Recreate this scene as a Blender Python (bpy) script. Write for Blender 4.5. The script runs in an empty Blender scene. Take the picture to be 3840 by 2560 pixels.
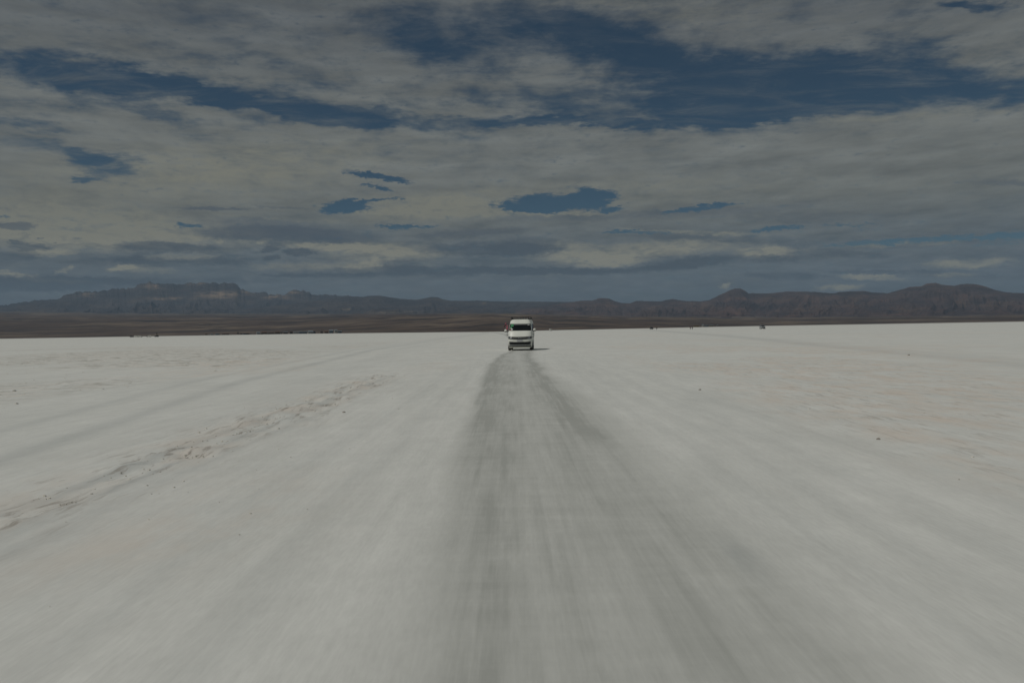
import bpy, bmesh, math, random
import numpy as np
from mathutils import Vector, Matrix

random.seed(7)
np.random.seed(7)
C = bpy.context.scene
COL = C.collection
R = math.radians

# ----------------------------------------------------------------- camera
F_PX, W_PX, H_PX = 3200.0, 3840.0, 2560.0
EYE = 1.63
cam_d = bpy.data.cameras.new('camera')
cam_d.sensor_width = 36.0
cam_d.lens = 36.0 * F_PX / W_PX
cam_d.clip_start = 0.1
cam_d.clip_end = 60000.0
cam = bpy.data.objects.new('camera', cam_d)
COL.objects.link(cam)
CAM_ROT = Matrix.Rotation(R(90 - 0.80), 3, 'X') @ Matrix.Rotation(R(-0.96), 3, 'Z')
cam.matrix_world = Matrix.Translation((0, 0, EYE)) @ CAM_ROT.to_4x4()
C.camera = cam


def look(px, py):
    """world direction of a spot measured on the photograph"""
    return (CAM_ROT @ Vector((px - W_PX / 2, H_PX / 2 - py, -F_PX))).normalized()


def azel(px, py):
    d = look(px, py)
    return math.degrees(math.atan2(d.x, d.y)), math.degrees(math.asin(d.z))


def ground_at(px, dist):
    """point on the ground at the bearing of a column, dist metres ahead"""
    d = look(px, 1240)
    return Vector((d.x / d.y * dist, dist, 0.0))


# ----------------------------------------------------------------- light
EV = -1.50
K = 2.0 ** EV
C.view_settings.view_transform = 'Standard'
C.view_settings.look = 'None'
C.view_settings.exposure = EV
C.view_settings.gamma = 1.0
C.view_settings.use_curve_mapping = False
C.cycles.use_denoising = True
C.cycles.max_bounces = 5
C.cycles.volume_bounces = 0

SUN_AZ, SUN_EL = R(-115), R(58)        # bearing from +Y towards +X, height
sun_dir = Vector((math.sin(SUN_AZ) * math.cos(SUN_EL), math.cos(SUN_AZ) * math.cos(SUN_EL), math.sin(SUN_EL)))
sl = bpy.data.lights.new('sun', 'SUN')
sl.energy = 4.6
sl.angle = R(0.55)
sl.color = (1.0, 0.955, 0.88)
sun = bpy.data.objects.new('sun', sl)
COL.objects.link(sun)
sun.rotation_euler = sun_dir.to_track_quat('Z', 'Y').to_euler()
sun.location = (0, 0, 60)


class NT:
    """small helper that strings shader nodes together"""
    def __init__(s, tree):
        s.t = tree
        s.n = tree.nodes
        s.l = tree.links

    def put(s, sock, v):
        if v is None:
            return
        if isinstance(v, bpy.types.NodeSocket):
            s.l.new(v, sock)
        else:
            try:
                sock.default_value = v
            except Exception:
                sock.default_value = (*v, 1.0)

    def node(s, typ, **kw):
        nd = s.n.new(typ)
        for k, v in kw.items():
            setattr(nd, k, v)
        return nd

    def math(s, op, a, b=None, c=None, clamp=False):
        nd = s.node('ShaderNodeMath', operation=op, use_clamp=clamp)
        for i, v in enumerate((a, b, c)):
            s.put(nd.inputs[i], v)
        return nd.outputs[0]

    def vmath(s, op, a, b=None, scale=None):
        nd = s.node('ShaderNodeVectorMath', operation=op)
        s.put(nd.inputs[0], a)
        if b is not None:
            s.put(nd.inputs[1], b)
        if scale is not None:
            s.put(nd.inputs['Scale'], scale)
        return nd.outputs['Value'] if op in ('LENGTH', 'DOT_PRODUCT', 'DISTANCE') else nd.outputs[0]

    def sep(s, v):
        nd = s.node('ShaderNodeSeparateXYZ')
        s.put(nd.inputs[0], v)
        return nd.outputs

    def comb(s, x=0.0, y=0.0, z=0.0):
        nd = s.node('ShaderNodeCombineXYZ')
        for i, v in enumerate((x, y, z)):
            s.put(nd.inputs[i], v)
        return nd.outputs[0]

    def noise(s, vec, scale, detail=4.0, rough=0.55, dist=0.0, col=False):
        nd = s.node('ShaderNodeTexNoise')
        s.put(nd.inputs['Vector'], vec)
        s.put(nd.inputs['Scale'], scale)
        s.put(nd.inputs['Detail'], detail)
        s.put(nd.inputs['Roughness'], rough)
        s.put(nd.inputs['Distortion'], dist)
        return nd.outputs['Color'] if col else nd.outputs[0]

    def voro(s, vec, scale, feature='F1', rand=1.0):
        nd = s.node('ShaderNodeTexVoronoi', feature=feature)
        s.put(nd.inputs['Vector'], vec)
        s.put(nd.inputs['Scale'], scale)
        s.put(nd.inputs['Randomness'], rand)
        return nd.outputs['Distance']

    def mrange(s, v, a, b, c=0.0, d=1.0, smooth=True):
        nd = s.node('ShaderNodeMapRange', interpolation_type='SMOOTHSTEP' if smooth else 'LINEAR')
        for i, x in enumerate((v, a, b, c, d)):
            s.put(nd.inputs[i], x)
        return nd.outputs[0]

    def ramp(s, fac, stops, mode='LINEAR'):
        nd = s.node('ShaderNodeValToRGB')
        cr = nd.color_ramp
        cr.interpolation = mode
        while len(cr.elements) > 1:
            cr.elements.remove(cr.elements[-1])
        cr.elements[0].position = stops[0][0]
        cr.elements[0].color = (*stops[0][1], 1)
        for p, c in stops[1:]:
            e = cr.elements.new(p)
            e.color = (*c, 1)
        s.put(nd.inputs[0], fac)
        return nd.outputs[0]

    def mix(s, fac, a, b, mode='MIX'):
        nd = s.node('ShaderNodeMix', data_type='RGBA', blend_type=mode)
        s.put(nd.inputs[0], fac)
        s.put(nd.inputs[6], a if isinstance(a, bpy.types.NodeSocket) else (*a, 1))
        s.put(nd.inputs[7], b if isinstance(b, bpy.types.NodeSocket) else (*b, 1))
        return nd.outputs[2]

    def attr(s, name):
        nd = s.node('ShaderNodeAttribute', attribute_name=name)
        return nd.outputs['Fac']


def lin(r, g, b):
    def f(c):
        c /= 255.0
        return c / 12.92 if c <= 0.04045 else ((c + 0.055) / 1.055) ** 2.4
    return (f(r), f(g), f(b))


# ----------------------------------------------------------------- sky
BG = 0.1
world = bpy.data.worlds.new('World')
C.world = world
world.use_nodes = True
wt = world.node_tree
wt.nodes.clear()
N = NT(wt)
sky = N.node('ShaderNodeTexSky', sky_type='NISHITA')
sky.sun_disc = False
sky.sun_elevation = SUN_EL
sky.sun_rotation = SUN_AZ
sky.altitude = 3650
sky.air_density = 1.0
sky.dust_density = 0.3
sky.ozone_density = 1.6


def glow(r, g, b, gain=1.0):
    """cloud radiance (before exposure and background strength) that shows as this sRGB tone"""
    c = lin(r, g, b)
    return tuple(x * gain / K / BG for x in c)


gen = N.node('ShaderNodeTexCoord').outputs['Generated']
dv = N.vmath('NORMALIZE', gen)
dx, dy, dz = N.sep(dv)
az = N.math('MULTIPLY', N.math('ARCTAN2', dx, dy), 180 / math.pi)
el = N.math('MULTIPLY', N.math('ARCSINE', dz), 180 / math.pi)
V = N.comb(az, el, 0.0)
# cloud-sheet coordinates: where the sight line meets a flat layer overhead
zz = N.math('ADD', N.math('MAXIMUM', dz, 0.0), 0.08)
P = N.comb(N.math('DIVIDE', dx, zz), N.math('DIVIDE', dy, zz), 0.0)

# irregular edges: push the lookup about with noise
w1 = N.noise(N.vmath('MULTIPLY', V, (0.22, 0.55, 1.0)), 1.0, 6.0, 0.6, col=True)
w2 = N.noise(N.vmath('MULTIPLY', P, (1.0, 0.7, 1.0)), 3.0, 6.0, 0.62, col=True)
Vw = N.vmath('ADD', V, N.vmath('MULTIPLY', N.vmath('SUBTRACT', w1, (0.5, 0.5, 0.5)), (4.0, 1.0, 0.0)))
Vw = N.vmath('ADD', Vw, N.vmath('MULTIPLY', N.vmath('SUBTRACT', w2, (0.5, 0.5, 0.5)), (3.6, 1.5, 0.0)))
w4 = N.noise(N.vmath('MULTIPLY', P, (0.8, 1.0, 1.0)), 11.0, 4.0, 0.65, col=True)
Vw = N.vmath('ADD', Vw, N.vmath('MULTIPLY', N.vmath('SUBTRACT', w4, (0.5, 0.5, 0.5)), (2.2, 1.3, 0.0)))
Vs = N.vmath('ADD', V, N.vmath('MULTIPLY', N.vmath('SUBTRACT', w1, (0.5, 0.5, 0.5)), (2.6, 0.4, 0.0)))
w3 = N.noise(N.vmath('MULTIPLY', V, (0.9, 2.2, 1.0)), 1.0, 5.0, 0.6, col=True)
Vs = N.vmath('ADD', Vs, N.vmath('MULTIPLY', N.vmath('SUBTRACT', w3, (0.5, 0.5, 0.5)), (1.6, 0.42, 0.0)))

w5 = N.noise(N.vmath('MULTIPLY', V, (2.6, 5.5, 1.0)), 1.0, 5.0, 0.65, col=True)
Vs = N.vmath('ADD', Vs, N.vmath('MULTIPLY', N.vmath('SUBTRACT', w5, (0.5, 0.5, 0.5)), (1.5, 0.55, 0.0)))

OV = 3840 / 2352.0


def field(items, coord, start=None):
    """sum of soft patches: (x, y, rx, ry, slope, weight, softness), measured on the photograph"""
    total = None
    for it in items:
        cx, cy, rx, ry, rot, wgt, soft = (*it, *(0, 1.0, 0.6)[len(it) - 4:]) if len(it) < 7 else it
        cx, cy, rx, ry = cx * OV, cy * OV, rx * OV, ry * OV
        a = math.radians(rot)
        c0 = azel(cx, cy)
        c1 = azel(cx + rx * math.cos(a), cy + rx * math.sin(a))
        c2 = azel(cx - ry * math.sin(a), cy + ry * math.cos(a))
        ang = math.atan2(c1[1] - c0[1], c1[0] - c0[0])
        mp = N.node('ShaderNodeMapping', vector_type='TEXTURE')
        if total is not None or start is not None:      # one after the other keeps the shader's stack small
            nd = N.node('ShaderNodeVectorMath', operation='MULTIPLY_ADD')
            N.put(nd.inputs[0], N.comb(total if total is not None else start))
            nd.inputs[1].default_value = (1e-7, 0, 0)
            N.put(nd.inputs[2], coord)
            N.put(mp.inputs['Vector'], nd.outputs[0])
        else:
            N.put(mp.inputs['Vector'], coord)
        mp.inputs['Location'].default_value = (c0[0], c0[1], 0)
        mp.inputs['Rotation'].default_value = (0, 0, ang)
        mp.inputs['Scale'].default_value = (math.dist(c0, c1), math.dist(c0, c2), 1)
        d = N.vmath('LENGTH', mp.outputs[0])
        v = N.mrange(d, 1.0 + soft, 1.0 - soft, 0.0, wgt)
        total = v if total is None else N.math('ADD', total, v)
    return total


gaps = [
    (300, 195, 420, 34, 5.5, 1.0, 0.6), (640, 250, 300, 20, 10, 1.0, 0.6), (860, 270, 220, 18, 6, 0.9, 0.7),
    (1190, 85, 200, 62, 5, 0.75, 0.9), (1320, 40, 130, 40, 10, 0.5, 0.9), (1000, 60, 120, 60, 0, 0.25, 0.9),
    (1720, 185, 330, 72, 2, 1.0, 0.6), (1480, 250, 380, 40, 0, 0.72, 0.8), (1980, 190, 260, 60, 4, 0.7, 0.8), (2250, 200, 260, 44, 2, 0.85, 0.7),
    (2100, 110, 120, 30, 10, 0.5, 0.9), (2260, 8, 90, 12, 0, 0.8, 0.6), (1450, 110, 160, 40, 20, 0.35, 0.9),
    (1300, 283, 230, 12, 0, 0.8, 0.6), (1750, 268, 200, 16, -4, 0.7, 0.6), (960, 95, 80, 40, 30, 0.45, 0.9), (560, 120, 70, 22, 20, 0.4, 0.9),
    (240, 378, 80, 30, 6, 1.0, 0.6), (180, 413, 34, 10, 0, 0.9, 0.5), (120, 340, 130, 14, 6, 0.6, 0.8), (70, 292, 120, 12, 5, 0.55, 0.8),
    (330, 262, 100, 16, 12, 0.6, 0.8), (90, 240, 120, 20, 8, 0.4, 0.9),
]
holes = [
    (870, 406, 66, 7, 9, 1.0, 0.5), (790, 474, 62, 15, -4, 1.2, 0.5), (870, 458, 60, 3.5, -5, 0.8, 0.6), (1268, 463, 108, 23, -6, 1.15, 0.5), (1225, 478, 85, 9, 0, 1.0, 0.5), (1368, 456, 52, 22, 10, 1.0, 0.6), (1385, 478, 40, 9, 0, 0.8, 0.6), (1306, 441, 30, 7, -8, -0.75, 0.6), (1398, 472, 36, 4, -12, -0.8, 0.6), (1245, 470, 18, 3, -10, -0.4, 0.7),
    (1612, 478, 95, 7, -6, 1.0, 0.5), (928, 519, 66, 5.5, 0, 1.0, 0.5), (1462, 533, 80, 4.5, 0, 0.8, 0.6),
    (1790, 525, 50, 6, -5, 1.0, 0.5), (2150, 549, 250, 8, -4, 0.9, 0.5), (436, 516, 34, 5.5, 5, 0.9, 0.6), (1940, 518, 60, 4, 0, 0.6, 0.6),
    (862, 430, 26, 4, 10, 0.8, 0.6), (2330, 545, 80, 14, -4, 0.5, 0.7), (8, 498, 18, 3, 0, 0.7, 0.6),
]
dark = [
    (650, 539, 200, 18, 1, 1.0, 0.45), (600, 515, 130, 13, 3, 0.55, 0.6), (390, 566, 115, 12, 3, 1.0, 0.4), (620, 571, 26, 9, -15, 0.9, 0.4), (690, 579, 38, 8, 0, 1.0, 0.35), (625, 592, 16, 5, 0, 0.8, 0.4),
    (37, 519, 46, 10, 2, 1.0, 0.4), (37, 554, 17, 6, 0, 0.9, 0.4), (65, 567, 58, 9, 5, 0.8, 0.4), (45, 586, 45, 12, 0, 0.7, 0.5), (93, 549, 6, 3, 0, 0.9, 0.4), (128, 560, 7, 2, 0, 0.8, 0.4),
    (325, 596, 100, 8, 2, 0.75, 0.5), (500, 599, 80, 11, 0, 0.75, 0.5), (300, 575, 60, 12, 4, 0.45, 0.6), (230, 600, 70, 8, 0, 0.5, 0.6),
    (1075, 536, 130, 9, -3, 0.6, 0.5), (1110, 573, 170, 15, 0, 0.85, 0.5), (925, 606, 62, 12, 0, 0.8, 0.5), (1040, 622, 240, 10, 0, 1.0, 0.5), (750, 631, 180, 5, 0, 0.8, 0.5),
    (1206, 566, 75, 22, 0, 0.7, 0.5), (1280, 623, 150, 8, 0, 0.9, 0.5), (1590, 602, 115, 11, -5, 1.0, 0.5), (1500, 616, 130, 7, -4, 0.7, 0.5), (1426, 494, 240, 9, -3, 0.5, 0.6), (1651, 549, 190, 9, 2, 0.5, 0.6),
    (1776, 594, 60, 8, 0, 0.7, 0.5), (1801, 634, 90, 8, 0, 0.8, 0.5), (2026, 624, 150, 5, 0, 0.7, 0.5), (2226, 634, 120, 5, 0, 0.6, 0.6), (1950, 585, 120, 7, 0, 0.5, 0.6), (2310, 421, 80, 7, 2, 0.5, 0.6), (1850, 500, 180, 14, 0, 0.35, 0.8),
    (490, 478, 80, 4, 1, 0.75, 0.4), (640, 476, 60, 2, 3, 0.5, 0.5), (200, 530, 110, 2.2, 8, 0.45, 0.6), (75, 652, 210, 17, 0, 1.2, 0.6), (330, 645, 260, 8, 0, 0.6, 0.6), (1750, 480, 160, 8, -6, 0.35, 0.7), (2100, 560, 200, 4, -3, 0.35, 0.7),
]
bright = [
    (190, 515, 320, 40, 4, 1.15, 0.8), (60, 545, 200, 24, 4, 0.5, 0.8), (420, 400, 330, 50, -4, 0.45, 0.9), (100, 579, 62, 8, 0, 0.7, 0.6), (560, 385, 330, 60, -4, 0.3, 0.9), (400, 590, 100, 6, 0, 0.4, 0.7),
    (1010, 476, 150, 28, -3, 1.05, 0.8), (850, 609, 44, 13, -8, 1.0, 0.6), (900, 574, 130, 13, 2, 0.75, 0.6), (760, 566, 110, 8, 0, 0.7, 0.6), (700, 612, 110, 8, 0, 0.4, 0.7), (870, 590, 120, 20, 0, 0.4, 0.8),
    (1406, 601, 62, 11, -4, 1.0, 0.6), (1486, 575, 190, 16, -4, 0.75, 0.7), (1320, 590, 80, 20, 0, 0.5, 0.7), (1600, 534, 150, 4, 2, 0.6, 0.6), (1420, 440, 260, 30, -2, 0.35, 0.9), (1300, 562, 60, 8, 0, 0.5, 0.7), (1060, 491, 220, 5, 0, 0.6, 0.6), (1300, 490, 140, 4, 0, 0.6, 0.6),
    (1751, 579, 55, 14, 0, 0.75, 0.6), (1790, 571, 50, 4, 2, 0.5, 0.6), (1996, 636, 72, 6, 2, 0.85, 0.5), (2226, 604, 90, 10, -3, 0.8, 0.6), (2181, 631, 50, 5, 0, 0.6, 0.6), (1661, 656, 18, 6, -10, 0.9, 0.5), (1926, 660, 45, 7, 0, 0.9, 0.5), (2060, 560, 180, 5, -3, 0.4, 0.7),
    (607, 554, 16, 6, -10, 1.0, 0.5), (510, 554, 9, 6, 0, 0.7, 0.5), (150, 621, 22, 6, -20, 0.8, 0.5), (275, 614, 32, 7, -8, 0.8, 0.5), (30, 632, 48, 6, 4, 0.7, 0.6), (125, 644, 60, 6, 3, 0.5, 0.6), (330, 618, 60, 8, 0, 0.4, 0.7),
    (1530, 30, 200, 30, 0, 0.25, 0.9), (2080, 268, 300, 8, -4, 0.3, 0.8), (660, 502, 150, 4, 4, 0.3, 0.7),
]
G = field(gaps, Vw)
Hh = field(holes, Vs, G)
Vd = N.vmath('ADD', V, N.vmath('MULTIPLY', N.vmath('SUBTRACT', w1, (0.5, 0.5, 0.5)), (1.6, 0.25, 0.0)))
Vd = N.vmath('ADD', Vd, N.vmath('MULTIPLY', N.vmath('SUBTRACT', w3, (0.5, 0.5, 0.5)), (1.3, 0.42, 0.0)))
Vd = N.vmath('ADD', Vd, N.vmath('MULTIPLY', N.vmath('SUBTRACT', w5, (0.5, 0.5, 0.5)), (1.0, 0.42, 0.0)))
Dk = field(dark, Vd, Hh)
Br = field(bright, Vd, Dk)

# upper sheet of altocumulus: puffs stretched by perspective
n_big = N.noise(P, 0.9, 3.0, 0.5)
n_mid = N.noise(N.vmath('MULTIPLY', P, (1.0, 0.75, 1.0)), 4.2, 8.0, 0.62, 0.35)
n_fin = N.noise(N.vmath('MULTIPLY', P, (0.8, 1.3, 1.0)), 9.0, 6.0, 0.65)
n_str = N.noise(N.vmath('MULTIPLY', V, (0.16, 1.25, 1.0)), 1.0, 7.0, 0.58)
upper = N.mrange(el, 8.0, 15.0)
cov = N.math('ADD', 0.84, N.math('MULTIPLY', N.math('SUBTRACT', n_mid, 0.5), N.mrange(upper, 0, 1, 0.55, 2.0)))
cov = N.math('ADD', cov, N.math('MULTIPLY', N.math('SUBTRACT', n_big, 0.5), 0.6))
cov = N.math('ADD', cov, N.math('MULTIPLY', N.math('SUBTRACT', n_fin, 0.5), N.mrange(upper, 0, 1, 0.25, 1.2)))
cov = N.math('SUBTRACT', cov, N.math('MULTIPLY', upper, 0.06))
cov = N.math('SUBTRACT', cov, N.math('MULTIPLY', G, 0.82))
a_up = N.mrange(cov, -0.12, 0.90)
n_wsp = N.noise(N.vmath('MULTIPLY', V, (1.1, 3.2, 1.0)), 1.0, 7.0, 0.68)
hz_ = N.math('ADD', Hh, N.math('MULTIPLY', N.math('SUBTRACT', n_str, 0.5), 0.9))
hz_ = N.math('ADD', hz_, N.math('MULTIPLY', N.math('SUBTRACT', n_wsp, 0.5), 2.3))
a_lo = N.mrange(hz_, 0.10, 1.0, 1.0, 0.0)
veilc = N.math('MULTIPLY', N.mrange(N.noise(N.vmath('MULTIPLY', P, (0.6, 1.4, 1.0)), 5.0, 8.0, 0.7, 0.5), 0.42, 0.80), N.mrange(n_big, 0.35, 0.65, 0.25, 0.75))
alpha = N.math('MULTIPLY', N.math('MAXIMUM', a_up, veilc), a_lo)

base = N.ramp(N.math('DIVIDE', el, 24.0, clamp=True), [
    (0.00, glow(80, 91, 97)), (0.10, glow(86, 95, 101)), (0.20, glow(88, 96, 100)), (0.34, glow(104, 107, 103)),
    (0.45, glow(108, 111, 108)), (0.62, glow(103, 106, 104)), (0.80, glow(90, 94, 96)), (1.00, glow(82, 86, 88))])
tone = N.math('ADD', N.math('MULTIPLY', N.math('SUBTRACT', n_mid, 0.5), 0.9),
              N.math('MULTIPLY', N.math('SUBTRACT', n_str, 0.5), 1.1))
tone = N.math('MULTIPLY', tone, N.mrange(el, 10, 16, 0.75, 0.7))
base = N.vmath('SCALE', base, scale=N.math('ADD', 1.0, tone))
n_cu = N.noise(N.vmath('MULTIPLY', V, (0.62, 2.1, 1.0)), 1.0, 9.0, 0.68, 0.6)
low = N.mrange(el, 7.5, 4.5)
dk = N.math('ADD', Dk, N.math('MULTIPLY', N.math('SUBTRACT', n_cu, 0.52), N.mrange(low, 0, 1, 0.4, 1.9)), clamp=True)
base = N.mix(N.math('MULTIPLY', dk, 0.80), base, N.mix(low, glow(68, 77, 88), glow(57, 67, 76)))
br = N.math('ADD', Br, N.math('MULTIPLY', N.math('MULTIPLY', N.math('SUBTRACT', n_cu, 0.5), -3.4), N.math('ADD', 0.20, Br)), clamp=True)
base = N.mix(N.math('MULTIPLY', br, N.mrange(Dk, 0.2, 0.9, 0.85, 0.25)), base, N.mix(low, glow(124, 123, 110), glow(140, 137, 120)))
# blue grey veil of distant rain and air low down
veil = N.math('MULTIPLY', N.mrange(el, 3.1, 1.0), 0.55)
base = N.mix(veil, base, glow(60, 73, 83))
blue = N.vmath('MULTIPLY', sky.outputs[0], (0.42, 0.59, 0.575))
out = N.mix(alpha, blue, base)
bg = N.node('ShaderNodeBackground')
N.put(bg.inputs[0], out)
bg.inputs[1].default_value = BG
# the rest of the sky goes on as the same broken sheet of cloud
r_mid = N.noise(P, 2.2, 4.0, 0.6)
r_al = N.mrange(r_mid, 0.30, 0.58)
r_out = N.mix(r_al, N.vmath('MULTIPLY', sky.outputs[0], (0.42, 0.59, 0.575)), glow(94, 98, 99))
bg2 = N.node('ShaderNodeBackground')
N.put(bg2.inputs[0], r_out)
bg2.inputs[1].default_value = BG
win = N.math('MULTIPLY', N.mrange(N.math('ABSOLUTE', az), 46.0, 38.0), N.math('MULTIPLY', N.mrange(el, 34.0, 25.0), N.mrange(el, -2.0, -0.5)))
mx = N.node('ShaderNodeMixShader')
N.put(mx.inputs[0], win)
wt.links.new(bg2.outputs[0], mx.inputs[1])
wt.links.new(bg.outputs[0], mx.inputs[2])
wo = N.node('ShaderNodeOutputWorld')
wt.links.new(mx.outputs[0], wo.inputs[0])


# ----------------------------------------------------------------- helpers
def tag(o, label=None, cat=None, group=None, kind=None):
    if label:
        o['label'] = label
    if cat:
        o['category'] = cat
    if group:
        o['group'] = group
    if kind:
        o['kind'] = kind
    return o


def empty(name, loc=(0, 0, 0), rz=0.0):
    o = bpy.data.objects.new(name, None)
    o.empty_display_size = 0.3
    COL.objects.link(o)
    o.location = loc
    o.rotation_euler = (0, 0, rz)
    return o


def obj(name, mesh, mats, parent=None, smooth=False):
    if isinstance(mesh, bmesh.types.BMesh):
        me = bpy.data.meshes.new(name)
        bmesh.ops.recalc_face_normals(mesh, faces=mesh.faces)
        mesh.to_mesh(me)
        mesh.free()
    else:
        me = mesh
    for m in (mats if isinstance(mats, (list, tuple)) else [mats]):
        me.materials.append(m)
    if smooth:
        for p in me.polygons:
            p.use_smooth = True
    o = bpy.data.objects.new(name, me)
    COL.objects.link(o)
    if parent is not None:
        o.parent = parent
    return o


def copy_tree(o, parent=None):
    c = o.copy()
    COL.objects.link(c)
    c.parent = parent
    for ch in list(o.children):
        copy_tree(ch, c)
    return c


def grid_mesh(name, X, Y, Z, attrs=None):
    ny, nx = X.shape
    me = bpy.data.meshes.new(name)
    co = np.stack([X, Y, Z], -1).reshape(-1, 3).astype(np.float32)
    i = np.arange(ny * nx).reshape(ny, nx)
    q = np.stack([i[:-1, :-1], i[:-1, 1:], i[1:, 1:], i[1:, :-1]], -1).reshape(-1, 4)
    me.vertices.add(len(co))
    me.vertices.foreach_set('co', co.ravel())
    me.loops.add(q.size)
    me.loops.foreach_set('vertex_index', q.ravel().astype(np.int32))
    me.polygons.add(len(q))
    me.polygons.foreach_set('loop_start', (np.arange(len(q)) * 4).astype(np.int32))
    me.polygons.foreach_set('use_smooth', np.ones(len(q), dtype=bool))
    me.update(calc_edges=True)
    for k, a in (attrs or {}).items():
        at = me.attributes.new(k, 'FLOAT', 'POINT')
        at.data.foreach_set('value', a.astype(np.float32).ravel())
    me.validate()
    return me


_perm = np.random.RandomState(3).rand(256, 256)


def vnoise(x, y):
    xi, yi = np.floor(x).astype(int), np.floor(y).astype(int)
    fx, fy = x - xi, y - yi
    fx, fy = fx * fx * (3 - 2 * fx), fy * fy * (3 - 2 * fy)
    g = lambda a, b: _perm[a % 256, b % 256]
    return (g(xi, yi) * (1 - fx) + g(xi + 1, yi) * fx) * (1 - fy) + (g(xi, yi + 1) * (1 - fx) + g(xi + 1, yi + 1) * fx) * fy


def fbm(x, y, o=5, gain=0.5, ridged=False):
    t, a, s = 0, 1.0, 0
    for k in range(o):
        n = vnoise(x * 2 ** k + 17.3 * k, y * 2 ** k + 5.1 * k)
        if ridged:
            n = 1 - abs(2 * n - 1)
        t = t + a * n
        s += a
        a *= gain
    return t / s


def smooth01(x, a, b):
    t = np.clip((x - a) / (b - a), 0, 1)
    return t * t * (3 - 2 * t)


def mat(name, color, rough=0.6, metal=0.0, spec=0.5, var=0.12, scale=6.0, bump=0.0, dirt=None):
    """paint, rubber, cloth and so on: base colour with a little procedural wear"""
    m = bpy.data.materials.new(name)
    m.use_nodes = True
    n = NT(m.node_tree)
    b = m.node_tree.nodes['Principled BSDF']
    tc = n.node('ShaderNodeTexCoord').outputs['Object']
    v = n.noise(tc, scale, 5.0, 0.6)
    f = n.mrange(v, 0.3, 0.7, 1.0 - var, 1.0 + var)
    c = n.vmath('SCALE', n.mix(0.0, color, color), scale=f)
    if dirt:
        dcol, amount, height = dirt
        z = n.sep(tc)[2]
        k = n.math('MULTIPLY', n.mrange(n.math('ADD', z, n.math('MULTIPLY', v, -0.5)), height, -0.25), amount)
        c = n.mix(k, c, dcol)
    n.put(b.inputs['Base Color'], c)
    n.put(b.inputs['Roughness'], n.mrange(v, 0.3, 0.7, max(rough - 0.08, 0.02), min(rough + 0.1, 1.0)))
    b.inputs['Metallic'].default_value = metal
    b.inputs['Specular IOR Level'].default_value = spec
    if bump:
        bp = n.node('ShaderNodeBump')
        bp.inputs['Strength'].default_value = bump
        bp.inputs['Distance'].default_value = 0.02
        n.put(bp.inputs['Height'], n.noise(tc, scale * 4, 6.0, 0.6))
        n.put(b.inputs['Normal'], bp.outputs[0])
    return m


# ----------------------------------------------------------------- salt flat
def spaced(fine, half, step, growth):
    a = list(np.arange(0, fine, step))
    s = step
    while a[-1] < half:
        s *= growth
        a.append(a[-1] + s)
    a = np.array(a)
    return np.concatenate([-a[:0:-1], a])


xs = spaced(11.0, 6000.0, 0.13, 1.075)
yl = [-400, -120, -40, -12, -4, -1]
y = 0.0
while y < 3300:
    yl.append(y)
    y += max(0.13, 0.0125 * abs(y))
ys = np.array(yl)
GX, GY = np.meshgrid(xs, ys)
ip = lambda d, v: np.interp(GY, d, v)
gau = lambda c, w: np.exp(-((GX - c) / w) ** 2)

x_l = ip([0, 4, 7, 11, 15, 20, 33, 42, 52, 66, 80, 160, 270, 512, 900], [-0.45, -0.47, -0.6, -0.74, -0.79, -0.85, -1.0, -1.05, -0.9, -0.1, 0.0, -0.6, -2.4, -11.6, -30])
x_r = ip([0, 4, 6, 8, 12, 18, 27, 53, 68, 80, 160, 270, 512, 900], [1.45, 1.45, 1.45, 1.39, 1.30, 1.22, 0.99, 0.96, 1.45, 1.6, 0.9, -0.8, -10, -28])
far_fade = 1 - smooth01(GY, 350, 800)
wob = (fbm(GX * 0.8 + 40, GY * 0.25, 4) - 0.5)
u = GX + wob * 0.35
fill = smooth01(u, x_l - 0.22 - 0.2 * smooth01(GY, 14, 5), x_l + 0.16 + 0.25 * smooth01(GY, 14, 5)) * (1 - smooth01(u, x_r - 0.15, x_r + 0.75))
fill *= far_fade * (0.42 + 0.22 * smooth01(GY, 60, 25) + 0.12 * smooth01(GY, 8, 16))
trk = np.exp(-((u - x_l - 0.2) / 0.24) ** 2) * (0.08 + 0.24 * smooth01(GY, 8, 18)) + np.exp(-((u - x_r) / 0.22) ** 2) * (0.03 + 0.40 * smooth01(GY, 7, 17))
trk += np.exp(-((u + 0.13) / 0.12) ** 2) * 0.30 * (1 - smooth01(GY, 9, 16)) + np.exp(-((u - 0.34) / 0.09) ** 2) * 0.14 * (1 - smooth01(GY, 9, 18)) + np.exp(-((u - 0.86) / 0.10) ** 2) * 0.06 * (1 - smooth01(GY, 9, 18))
crown = np.exp(-((u - 0.35) / 0.2) ** 2) * smooth01(GY, 8, 14) * (1 - smooth01(GY, 50, 66)) * 0.4
sec = np.exp(-((u - (x_l + 0.28 + 0.0 * GY)) / 0.10) ** 2) * 0.12 * (1 - smooth01(GY, 12, 20))
sec += np.exp(-((u - (x_r + 0.55)) / 0.22) ** 2) * 0.22 * smooth01(GY, 6, 14) * (1 - smooth01(GY, 20, 40)) + np.exp(-((u - (x_r - 0.45)) / 0.08) ** 2) * 0.05 * (1 - smooth01(GY, 14, 26))
lane = np.clip(fill + (trk + sec) * far_fade - crown * 0.6, 0, 1)

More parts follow.
